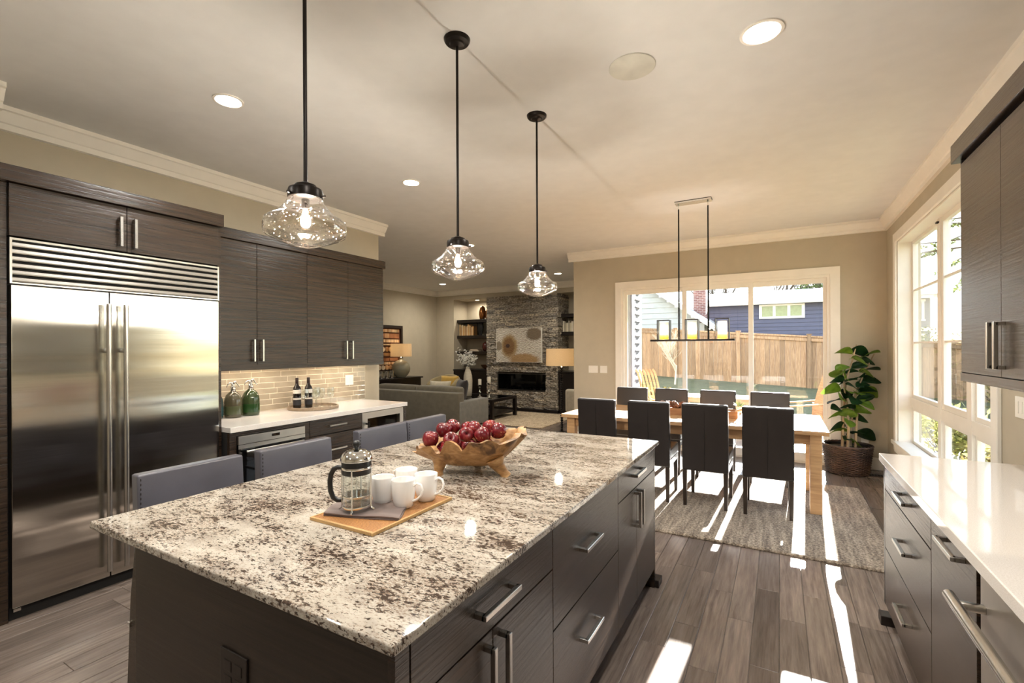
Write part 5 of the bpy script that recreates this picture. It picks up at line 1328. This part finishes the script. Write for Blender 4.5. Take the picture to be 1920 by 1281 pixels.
# coffee table with candles and vase
t = thing('coffee_table', 'black wood coffee table with lower shelf in front of the fireplace', 'table', (-5.9, 8.75, 0))
part('top', M['espresso'], t, (-6.75, -5.13, 8.22, 8.30, .395, .45), (-6.75, -5.13, 9.17, 9.25, .395, .45), (-6.75, -6.67, 8.30, 9.17, .395, .45), (-5.21, -5.13, 8.30, 9.17, .395, .45))
part('glass_top', M['black_glass'], t, (-6.67, -5.21, 8.30, 9.17, .425, .446)); part('shelf', M['espresso'], t, (-6.72, -5.16, 8.25, 9.22, .10, .13))
for x in (-6.75, -5.20):
    for y in (8.22, 9.18): part('leg', M['espresso'], t, (x, x + .07, y, y + .07, .018, .395))
CAN = plain('cream_candle', (226, 218, 200), .6)
for x, y, h, lab in ((-5.66, 8.55, .27, 'shorter silver candlestick with cream pillar candle on the coffee table'), (-5.37, 8.47, .33, 'taller silver candlestick with cream pillar candle at the table corner')):
    t = thing('candlestick', lab, 'candlestick', (x, y, .45)); c = (x, y, .4505)
    bm = bmesh.new(); lathe(bm, [(.055, 0), (.056, .01), (.03, .02), (.014, .04), (.012, h * .35), (.028, h * .42), (.012, h * .5), (.010, h * .7), (.024, h * .78), (.012, h * .86), (.044, h * .97), (.044, h)], 24, c); obj('stand', bm, M['chrome'], t, 50)
    bm = bmesh.new(); lathe(bm, [(.036, h), (.0365, h + .005), (.0365, h + .12), (.034, h + .123), (0, h + .121)], 20, c); tube(bm, [(x, y, c[2] + h + .12), (x, y, c[2] + h + .135)], .0015, 5); obj('candle', bm, CAN, t, 50)
vx, vy = -6.02, 8.62
t = thing('tall_vase', 'tall cream ceramic vase of white blossom branches behind the sofa', 'vase', (vx, vy, .45))
bm = bmesh.new(); lathe(bm, [(.07, .0005), (.085, .01), (.095, .2), (.10, .34), (.092, .46), (.065, .56), (.045, .61), (.05, .655), (.045, .655), (.038, .61), (0, .5)], 32, (vx, vy, .45), top=False)
cv = N('crackle_ceramic'); wv = cv.new('ShaderNodeTexWave', wave_type='BANDS', bands_direction='Z'); wv.inputs['Scale'].default_value = 18; wv.inputs['Distortion'].default_value = 4; cv.link(cv.coords(), wv.inputs['Vector']); cv.set(color=cv.ramp(wv.outputs['Fac'], [(.1, (196, 184, 160)), (.7, (230, 220, 200))]), rough=.5)
obj('body', bm, cv.m, t, 60)
bm = bmesh.new(); bl = bmesh.new(); rg = random.Random(13)
for k in range(16):
    a = rg.uniform(0, 6.28); sp = rg.uniform(.08, .27); top = Vector((vx + sp * math.cos(a), vy + sp * math.sin(a) * .7, .45 + rg.uniform(.78, 1.02)))
    p0 = Vector((vx, vy, 1.0)); mid = p0.lerp(top, .5) + Vector((0, 0, .04)); tube(bm, [p0, mid, top], [.004, .003, .002], 5)
    for q in range(17):
        c = p0.lerp(top, rg.uniform(.5, 1.05)) + Vector((rg.uniform(-.05, .05), rg.uniform(-.05, .05), rg.uniform(-.04, .05)))
        for pt in range(5):
            an = 2 * PI * pt / 5 + q; d = Vector((math.cos(an), math.sin(an) * .8, .5 * math.sin(an + q))).normalized(); s_ = d.cross(Vector((rg.uniform(-1, 1), .3, 1))).normalized(); r_ = rg.uniform(.022, .034)
            v = [bl.verts.new(x) for x in (c, c + d * r_ * .6 + s_ * r_ * .45, c + d * r_, c + d * r_ * .6 - s_ * r_ * .45)]; bl.faces.new(v)
obj('branches', bm, M['chair_wood'], t, 60); stuff(obj('blossoms', bl, leaf_mat('white_blossom', (246, 244, 236), (252, 250, 246)), t))
# floor lamp
fx, fy = -3.36, 7.70
t = thing('floor_lamp', 'floor lamp with black beaded twisted stem and cream drum shade by the wall end', 'lamp', (fx, fy, 0))
bm = bmesh.new(); lathe(bm, [(.15, 0), (.15, .015), (.05, .03), (.02, .05)], 32, (fx, fy, 0)); obj('base', bm, M['black_metal'], t, 40)
bm = bmesh.new(); prof = []; z = .05
while z < 1.17: prof += [(.012, z), (.024, z + .012), (.026, z + .02), (.024, z + .028)]; z += .04
lathe(bm, prof, 16, (fx, fy, 0)); obj('beaded_stem', bm, M['black_metal'], t, 60)
bm = bmesh.new(); lathe(bm, [(.275, 1.195), (.277, 1.195), (.27, 1.50), (.268, 1.50), (.275, 1.195)], 44, (fx, fy, 0), top=False, bot=False); obj('shade', bm, M['shade'], t, 40)
bm = bmesh.new(); tube(bm, [(fx, fy, 1.17), (fx, fy, 1.33)], .008, 8); lathe(bm, [(.012, 1.31), (.03, 1.36), (.03, 1.38), (0, 1.41)], 14, (fx, fy, 0)); obj('bulb', bm, SOFT, t, 60)
lamp('lamp_light', 'POINT', (fx, fy, 1.36), 1.0, t, color=(1, .88, .7), shadow_soft_size=.04)
# pale chair at the right and shag rug
t = thing('accent_chair', 'cream upholstered chair half hidden behind the dining wall end', 'chair', (-3.45, 9.25, 0))
WC = cloth('cream_linen', (196, 186, 166), 400)
cush('back', WC, t, -3.86, -3.10, 9.0, 9.14, .18, .66, .05); cush('seat', WC, t, -3.86, -3.10, 9.14, 9.75, .18, .42, .05)
for x in (-3.82, -3.19):
    for y in (9.04, 9.66): part('leg', M['espresso'], t, (x, x + .05, y, y + .05, 0, .19))
pile_rug('shag_rug', 'thick cream shag rug under the black coffee table', -7.0, -3.88, 7.95, 9.82, .016, rug_mat('cream_shag', (150, 120, 86), (206, 182, 148), (236, 222, 196), (2, 2, 1)), .012, .035, 3)
# ---------------------------------------------------------------- outside the glass
bm = bmesh.new()
def grd(x0, x1, y0, y1, zf, nx, ny):
    g = [[bm.verts.new((x0 + (x1 - x0) * i / nx, y0 + (y1 - y0) * j / ny, zf(x0 + (x1 - x0) * i / nx, y0 + (y1 - y0) * j / ny))) for j in range(ny + 1)] for i in range(nx + 1)]
    for i in range(nx):
        for j in range(ny): bm.faces.new((g[i][j], g[i + 1][j], g[i + 1][j + 1], g[i][j + 1]))
def slope(x, y):
    if y < 11: return -.16
    return -.16 + min(1, (y - 11) / 6) * (.60 - .0592 * (max(-6, min(7, x)) + 4.34) + .14)
grd(-16, 22, 7.36, 44, slope, 38, 40); grd(1.34, 22, -6, 7.36, lambda x, y: -.16, 20, 8)
n = N('winter_lawn'); f = n.noise(n.coords(), 3, 5); g = n.noise(n.coords((1, .4, 1)), 60, 3)
n.set(color=n.mix(.5, n.ramp(f, [(.3, (70, 76, 52)), (.7, (104, 104, 70))]), n.ramp(g, [(.3, (56, 62, 44)), (.7, (120, 116, 84))])), rough=.95); n.bump(g, .6, .03)
struct(obj('ground', bm, n.m, loc=(0, 12, -.16)))
dk = thing('patio_deck', 'pale timber deck boards outside the sliding door', 'deck', (-.8, 8.9, -.16))
DECKM = wood('deck_board', (160, 146, 126), (206, 192, 170), (2, 30, 30), .7, .2, rnd=True)
bm = bmesh.new(); bx(bm, -2.6, 2.2, -.069, .069, -.03, 0, .003, 1)
b0 = obj('board', bm, DECKM, dk, world=False)
for k in range(22):
    o = b0 if k == 0 else inst(b0, dk)
    o.location = (.8, 7.44 + k * .145 - 8.9, .16 - .03)
part('joist', M['chair_wood'], dk, (-1.7, 2.9, 7.4, 7.46, -.16, -.06), (-1.7, 2.9, 10.5, 10.56, -.16, -.06))
# unseen roof added to keep the high sun off the island
bm = bmesh.new(); bx(bm, XDL, 1.22, 7.36, 9.0, 2.66, 2.78); bx(bm, XDL, 1.22, 8.94, 9.0, 2.60, 2.80)
struct(obj('sun_blocking_roof', bm, M['trim'], loc=(-.9, 8.2, 2.6)))
# lap siding of the house's own wall seen at a glancing angle
XS = -2.66
ow = struct(obj('wall_exterior', (lambda b: (bx(b, XS - .1, XS - .02, 7.36, 10.42, -.1, 3.6), b)[-1])(bmesh.new()), plain('sheathing', (150, 150, 150), .8), loc=(XS, 7.36, 0)))
part('corner_board', plain('grey_corner_board', (112, 112, 122), .6), ow, (XS - .02, XS + .012, 9.70, 9.98, -.1, 3.6)); part('window_casing', M['trim'], ow, (XS - .02, XS + .014, 8.0, 8.1, .8, 2.4), (XS - .02, XS + .014, 9.1, 9.2, .8, 2.4), (XS - .02, XS + .014, 8.0, 9.2, 2.4, 2.52), (XS - .02, XS + .02, 8.0, 9.2, .7, .8))
part('window_pane', M['black_glass'], ow, (XS - .02, XS, 8.1, 9.1, .8, 2.4))
LAP = plain('grey_lap_siding', (104, 105, 112), .6, var=.03)
bm = bmesh.new(); prism(bm, [(XS - .02, 0), (XS + .016, 0), (XS - .012, .165), (XS - .02, .165)], 'Y', 9.98, 10.44)
def fixprism(): pass
l0 = None
for k in range(23):
    z = -.1 + .155 * k
    bm = bmesh.new(); A_ = [bm.verts.new((x, y, z + q)) for y in (9.98, 10.44) for x, q in ((XS - .02, 0), (XS + .018, 0), (XS - .012, .165), (XS - .02, .165))]
    bm.faces.new(A_[:4]); bm.faces.new(list(reversed(A_[4:])))
    for i in range(4): bm.faces.new((A_[i], A_[4 + i], A_[4 + (i + 1) % 4], A_[(i + 1) % 4]))
    obj('siding_board', bm, LAP, ow)
# cedar fence
fe = thing('cedar_fence', 'tall new cedar board fence across the back yard', 'fence', (1, 17, 0))
CED = wood('cedar_board', (122, 90, 64), (190, 156, 120), (26, 26, 2.2), .7, .2, rnd=True, mid=(162, 126, 92))
tz = lambda x: 2.228 - .072 * (x + 4.336); bz = lambda x: max(.02, .60 - .0592 * (x + 4.34))
rg = random.Random(31); x = -6.2
while x < 8.2:
    w = .136; z0, z1 = bz(x + w / 2) - .05, tz(x + w / 2) - .05
    bm = bmesh.new(); yy = 17 + rg.uniform(-.008, .008); bx(bm, x + .002, x + w, yy, yy + .02, z0, z1); obj('board', bm, CED, fe); x += w + .002
for x in (-5.08, -3.126, -1.169, .788, 2.745, 4.70, 6.66):
    bm = bmesh.new(); bx(bm, x - .055, x + .055, 16.93, 17.06, bz(x) - .1, tz(x) + .03); bx(bm, x - .075, x + .075, 16.91, 17.08, tz(x) + .03, tz(x) + .055); obj('post', bm, CED, fe)
for x0, x1 in zip((-6.2, -5.08, -3.126, -1.169, .788, 2.745, 4.70, 6.66), (-5.08, -3.126, -1.169, .788, 2.745, 4.70, 6.66, 8.2)):
    for o0, hgt in ((-.05, .05), (-.17, .09)):
        bm = bmesh.new(); A_ = [bm.verts.new((x, y, tz(x) + o0 + q)) for x in (x0, x1) for y, q in ((16.95, 0), (17.04, 0), (17.04, hgt), (16.95, hgt))]
        bm.faces.new(A_[:4]); bm.faces.new(A_[4:])
        for i in range(4): bm.faces.new((A_[i], A_[4 + i], A_[4 + (i + 1) % 4], A_[(i + 1) % 4]))
        obj('rail', bm, CED, fe)
# white neighbouring house with gable
WS = plain('white_siding', (176, 178, 176), .7, var=.02); ROOF = plain('grey_shingle', (150, 148, 146), .9, .4, 30, .15)
t = thing('white_house', 'white lap sided gabled neighbour house left beyond the fence', 'house', (-6.4, 23, 0))
rx, rz_, ex, ez = -7.0, 5.75, -2.30, 2.42
rl = lambda z: rx + (ex - rx) * (rz_ - z) / (rz_ - ez)
part('wall', WS, t, (2 * rx - ex + .5, ex - .42, 21.1, 27, 0, ez + .1))
for k in range(24):
    z = .2 + k * .235
    if z > rz_ - .3: break
    xr_ = min(ex - .42, rl(z + .235) - .1); 
    bm = bmesh.new(); bx(bm, 2 * rx - xr_, xr_, 21.04, 21.12, z, z + .232)
    for v in bm.verts:
        if v.co.y < 21.08 and v.co.z > z + .1: v.co.y += .028
    obj('siding_board', bm, WS, t)
for sgn in (1, -1):
    bm = bmesh.new(); q = lambda x: rx + sgn * (x - rx)
    A_ = [bm.verts.new((q(x), y, z)) for y in (20.7, 27.3) for x, z in ((rx, rz_), (ex, ez), (ex, ez - .14), (rx, rz_ - .16))]
    bm.faces.new(A_[:4]); bm.faces.new(A_[4:])
    for i in range(4): bm.faces.new((A_[i], A_[4 + i], A_[4 + (i + 1) % 4], A_[(i + 1) % 4]))
    obj('roof', bm, ROOF, t)
    bm = bmesh.new(); A_ = [bm.verts.new((q(x), y, z)) for y in (20.66, 20.70) for x, z in ((rx, rz_ + .02), (ex, ez + .02), (ex, ez - .20), (rx, rz_ - .22))]
    bm.faces.new(A_[:4]); bm.faces.new(A_[4:])
    for i in range(4): bm.faces.new((A_[i], A_[4 + i], A_[4 + (i + 1) % 4], A_[(i + 1) % 4]))
    obj('rake_board', bm, M['trim'], t)
bm = bmesh.new(); bx(bm, -3.5, -2.96, 23.4, 24, 2.0, 5.4); bx(bm, -3.56, -2.9, 23.34, 24.06, 5.4, 5.55)
nb = N('chimney_brick'); br = nb.new('ShaderNodeTexBrick'); br.inputs['Scale'].default_value = 1; br.inputs['Brick Width'].default_value = .22; br.inputs['Row Height'].default_value = .08; br.inputs['Mortar Size'].default_value = .008
br.inputs['Color1'].default_value = lin((142, 96, 88)); br.inputs['Color2'].default_value = lin((112, 72, 68)); br.inputs['Mortar'].default_value = lin((180, 168, 160)); nb.link(nb.coords(rot=(R(90), 0, 0)), br.inputs['Vector']); nb.set(color=br.outputs['Color'], rough=.9)
obj('chimney', bm, nb.m, t)
# blue garage with long roof
BS = plain('blue_siding', (92, 93, 112), .7, var=.03)
t = thing('blue_garage', 'slate blue lap sided outbuilding with pale roof beyond the fence', 'building', (0, 27.5, 0))
part('wall', BS, t, (-3.4, 3.6, 26.1, 31, 0, 3.6))
for k in range(19):
    z = .1 + k * .185
    bm = bmesh.new(); bx(bm, -3.42, 3.62, 26.02, 26.12, z, z + .182)
    for v in bm.verts:
        if v.co.y < 26.08 and v.co.z > z + .1: v.co.y += .025
    obj('siding_board', bm, BS, t)
part('fascia', M['trim'], t, (-3.7, 3.9, 25.62, 25.68, 3.58, 3.72)); part('soffit', M['trim'], t, (-3.7, 3.9, 25.68, 26.1, 3.6, 3.63))
bm = bmesh.new(); A_ = [bm.verts.new((x, y, z)) for x in (-3.75, 3.95) for y, z in ((25.58, 3.70), (28.4, 4.50), (31.4, 3.70), (31.4, 3.62), (28.4, 4.40), (25.58, 3.62))]
bm.faces.new(A_[:6]); bm.faces.new(A_[6:])
for i in range(6): bm.faces.new((A_[i], A_[6 + i], A_[6 + (i + 1) % 6], A_[(i + 1) % 6]))
obj('roof', bm, plain('pale_roof', (206, 200, 198), .8, .3, 20, .05), t)
wf = part('window', M['white_plastic'], t, (-.86, 1.04, 25.97, 26.03, 2.90, 3.0), (-.86, 1.04, 25.97, 26.03, 3.50, 3.58), *[(x - .06, x + .06, 25.97, 26.03, 3.0, 3.5) for x in (-.80, -.215, .395, .98)])
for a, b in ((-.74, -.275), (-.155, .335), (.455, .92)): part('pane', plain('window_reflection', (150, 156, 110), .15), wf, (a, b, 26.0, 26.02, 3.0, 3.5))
# grey house seen through the right window
GS = plain('grey_siding', (138, 136, 140), .7, var=.03)
t = thing('grey_house', 'two storey grey house with white trim seen through the tall window', 'house', (4.6, 29, 0))
part('wall', GS, t, (3.9, 5.75, 27, 32, 0, 3.7)); part('belt_board', M['trim'], t, (3.88, 5.80, 26.95, 27.0, 2.20, 2.36)); part('fascia', M['trim'], t, (3.6, 6.05, 26.6, 26.7, 3.62, 3.78))
bm = bmesh.new(); A_ = [bm.verts.new(p) for p in ((3.55, 26.55, 3.76), (6.1, 26.55, 3.76), (6.1, 32.5, 3.76), (3.55, 32.5, 3.76), (4.8, 29.5, 4.6))]
bm.faces.new(A_[:4])
for i in range(4): bm.faces.new((A_[i], A_[(i + 1) % 4], A_[4]))
obj('roof', bm, ROOF, t)
for z0, z1 in ((2.72, 3.50), (1.2, 1.98)):
    wf = part('window', M['white_plastic'], t, (4.9, 5.0, 26.93, 27.0, z0, z1), (5.44, 5.54, 26.93, 27.0, z0, z1), (4.86, 5.58, 26.93, 27.0, z1, z1 + .1), (4.86, 5.58, 26.93, 27.0, z0 - .08, z0)); part('pane', M['black_glass'], wf, (5.0, 5.44, 26.96, 26.99, z0, z1))
# outdoor armchairs and table
TEAK = wood('weathered_teak', (150, 112, 84), (206, 170, 136), (2, 2, 30), .6, .2)
def teak_chair(label, x, y, rz):
    t = thing('patio_chair', label, 'chair', (x, y, -.13), rz, 'patio chairs')
    for k in range(6):
        bm = bmesh.new(); u = -.25 + k * .1
        tube(bm, [(u, .26, .40), (u, .30, .62), (u, .37, .90), (u, .44, 1.12), (u, .50, 1.19)], [.032, .03, .03, .03, .026], 6, flat=.45); obj('back_slat', bm, TEAK, t, 60, world=False)
    for k in range(5):
        bm = bmesh.new(); bx(bm, -.28, .28, -.26 + k * .105, -.17 + k * .105, .38, .405, .004, 1); obj('seat_slat', bm, TEAK, t, world=False)
    for sx_ in (-.3, .3):
        bm = bmesh.new(); tube(bm, [(sx_, -.30, .60), (sx_, .05, .63), (sx_, .30, .66)], .03, 8, flat=.5); obj('arm', bm, TEAK, t, 60, world=False)
        for yy in (-.26, .28):
            bm = bmesh.new(); bx(bm, sx_ - .025, sx_ + .025, yy - .025, yy + .025, 0, .62, .004, 1); obj('leg', bm, TEAK, t, world=False)
teak_chair('curved slatted teak patio chair outside, left panel of the sliding door', -1.98, 9.55, R(62)); teak_chair('curved slatted teak patio chair outside, right panel of the sliding door', .33, 9.85, R(-78))
t = thing('patio_table', 'low slatted teak patio table outside between the two patio chairs', 'table', (-1.0, 10.1, -.13))
for k in range(7): part('top_slat', TEAK, t, (-1.75, -.35, 9.72 + k * .11, 9.82 + k * .11, .52, .545))
for x in (-1.7, -.46):
    for y in (9.76, 10.36): part('leg', TEAK, t, (x, x + .06, y, y + .06, -.13, .52))
part('rail', TEAK, t, (-1.64, -.46, 9.76, 9.79, .44, .52), (-1.64, -.46, 10.39, 10.42, .44, .52))
# vegetation
def branch(bm, p, d, L, r, depth, rg, spread=.6):
    pts = [p]; q = p.copy(); dd = d.copy()
    for k in range(3):
        dd = (dd + Vector((rg.uniform(-1, 1), rg.uniform(-1, 1), rg.uniform(-.4, .6))) * .16).normalized(); q = q + dd * L / 3; pts.append(q.copy())
    tube(bm, pts, [r, r * .85, r * .7, r * .5], 4, caps=False)
    if depth:
        for k in range(3 if depth > 1 else 4):
            nd = (dd + Vector((rg.uniform(-1, 1), rg.uniform(-1, 1), rg.uniform(-.2, .8))) * spread).normalized(); branch(bm, pts[rg.choice((1, 2, 3, 3))], nd, L * rg.uniform(.55, .8), r * .55, depth - 1, rg, spread)
def bare_tree(label, x, y, z, h, r, seed, m, depth=4):
    t = thing('bare_tree', label, 'tree', (x, y, z)); rg = random.Random(seed)
    bm = bmesh.new(); tube(bm, [(x, y, z - .2), (x + .05, y, z + h * .35)], [r, r * .8], 7); obj('trunk', bm, m, t, 60)
    bm = bmesh.new()
    for k in range(5): branch(bm, Vector((x + .03, y, z + h * (.2 + .035 * k))), Vector((rg.uniform(-1, 1), rg.uniform(-1, 1), 1.3)).normalized(), h * .36, r * .6, depth, rg)
    stuff(obj('twigs', bm, m, t))
TW_ = plain('twig_bark', (92, 82, 74), .9); TWL = plain('pale_twig', (206, 196, 176), .9)
bare_tree('pale leafless sapling against the left fence panel', -2.9, 15.6, .45, 1.45, .03, 3, TWL, 5)
for k, (x, y, h, lab) in enumerate(((-3.4, 38, 8.8, 'leafless tree behind the blue roof, left'), (.2, 39, 8.8, 'leafless tree behind the blue roof, middle'), (4.6, 40, 9.0, 'leafless tree behind the blue roof, right of middle'))): bare_tree(lab, x, y, 0, h, .22, 40 + k, TW_, 5)
def cloud(bm, c, rad, n, s, rg, squash=1):
    for k in range(n):
        d = Vector((rg.gauss(0, 1), rg.gauss(0, 1), rg.gauss(0, 1))).normalized() * rg.random() ** .4; p = Vector(c) + Vector((d.x * rad, d.y * rad, d.z * rad * squash))
        a = Vector((rg.uniform(-1, 1), rg.uniform(-1, 1), rg.uniform(-1, 1))).normalized(); b = a.cross(Vector((rg.uniform(-1, 1), rg.uniform(-1, 1), rg.uniform(-1, 1)))).normalized()
        v = [bm.verts.new(q) for q in (p - a * s, p + b * s * .4, p + a * s, p - b * s * .4)]; bm.faces.new(v)
def leafm(name, a, b): return leaf_mat(name, a, b)
CON = leafm('conifer_green', (60, 82, 44), (120, 132, 72)); SHR = leafm('shrub_green', (96, 108, 54), (170, 168, 102)); HED = leafm('golden_shrub', (110, 102, 54), (176, 160, 98))
def conifer(label, x, y, z, h, w, seed, lo=.18, dens=5):
    t = thing('conifer', label, 'tree', (x, y, z)); rg = random.Random(seed)
    bm = bmesh.new(); tube(bm, [(x, y, z - .3), (x, y, z + h * .95)], [.22, .03], 8); obj('trunk', bm, TW_, t, 60)
    bm = bmesh.new(); bb = bmesh.new()
    for k in range(26):
        f = k / 26; zz = z + h * (lo + (.98 - lo) * f); L = w * (1 - f) * rg.uniform(.7, 1.1) + .3
        for q in range(dens):
            a = rg.uniform(0, 6.28); d = Vector((math.cos(a), math.sin(a), -.15)); p = Vector((x, y, zz)); tube(bb, [p, p + d * L * .6 + Vector((0, 0, .05 * L)), p + d * L], [.03, .02, .008], 4, caps=False)
            for m_ in range(7): cloud(bm, p + d * L * (.3 + .1 * m_), .16, 9, .10, rg, .45)
    obj('boughs', bb, TW_, t); stuff(obj('foliage', bm, CON, t))
conifer('green conifer behind the right end of the blue roof', 2.1, 34, 0, 8.6, 2.0, 5); conifer('tall conifer with airy boughs seen through the tall window', 6.6, 25, 0, 12, 3.6, 6, .36, 3)
def shrub(label, x, y, z, r, m, seed, squash=.9):
    t = thing('shrub', label, 'shrub', (x, y, z)); rg = random.Random(seed)
    bm = bmesh.new()
    for k in range(7): branch(bm, Vector((x, y, z - .05)), Vector((rg.uniform(-.8, .8), rg.uniform(-.8, .8), 1)).normalized(), r * .9, .016, 1, rg)
    obj('stems', bm, TW_, t)
    bm = bmesh.new(); 
    for k in range(14): cloud(bm, (x + rg.uniform(-.6, .6) * r, y + rg.uniform(-.6, .6) * r, z + r * squash * rg.uniform(.5, 1.3)), r * .45, 90, .05, rg)
    stuff(obj('foliage', bm, m, t))
shrub('sunny yellow green shrub under the left pane of the tall window', 2.0, 8.6, -.16, .62, SHR, 1); shrub('sunny yellow green shrub under the middle pane of the tall window', 2.35, 7.2, -.16, .62, HED, 2); shrub('broad green shrub under the nearest pane of the tall window', 2.6, 6.2, -.16, .6, SHR, 3)
shrub('yellowish shrub by the fence seen through the tall window', 4.4, 14.5, 0, .8, HED, 4); shrub('tall golden shrub above the fence line in the tall window', 6.4, 19.6, .2, 1.5, HED, 5, 1.1); shrub('green shrub beyond the fence left part of the tall window', 5.2, 22.5, .2, 1.2, SHR, 7, 1.1)
shrub('low green shrub at the foot of the fence, left panel of the door', -3.3, 13.2, -.02, .4, SHR, 8); shrub('second low green shrub beside it at left of the door view', -2.5, 12.4, -.05, .36, HED, 9)
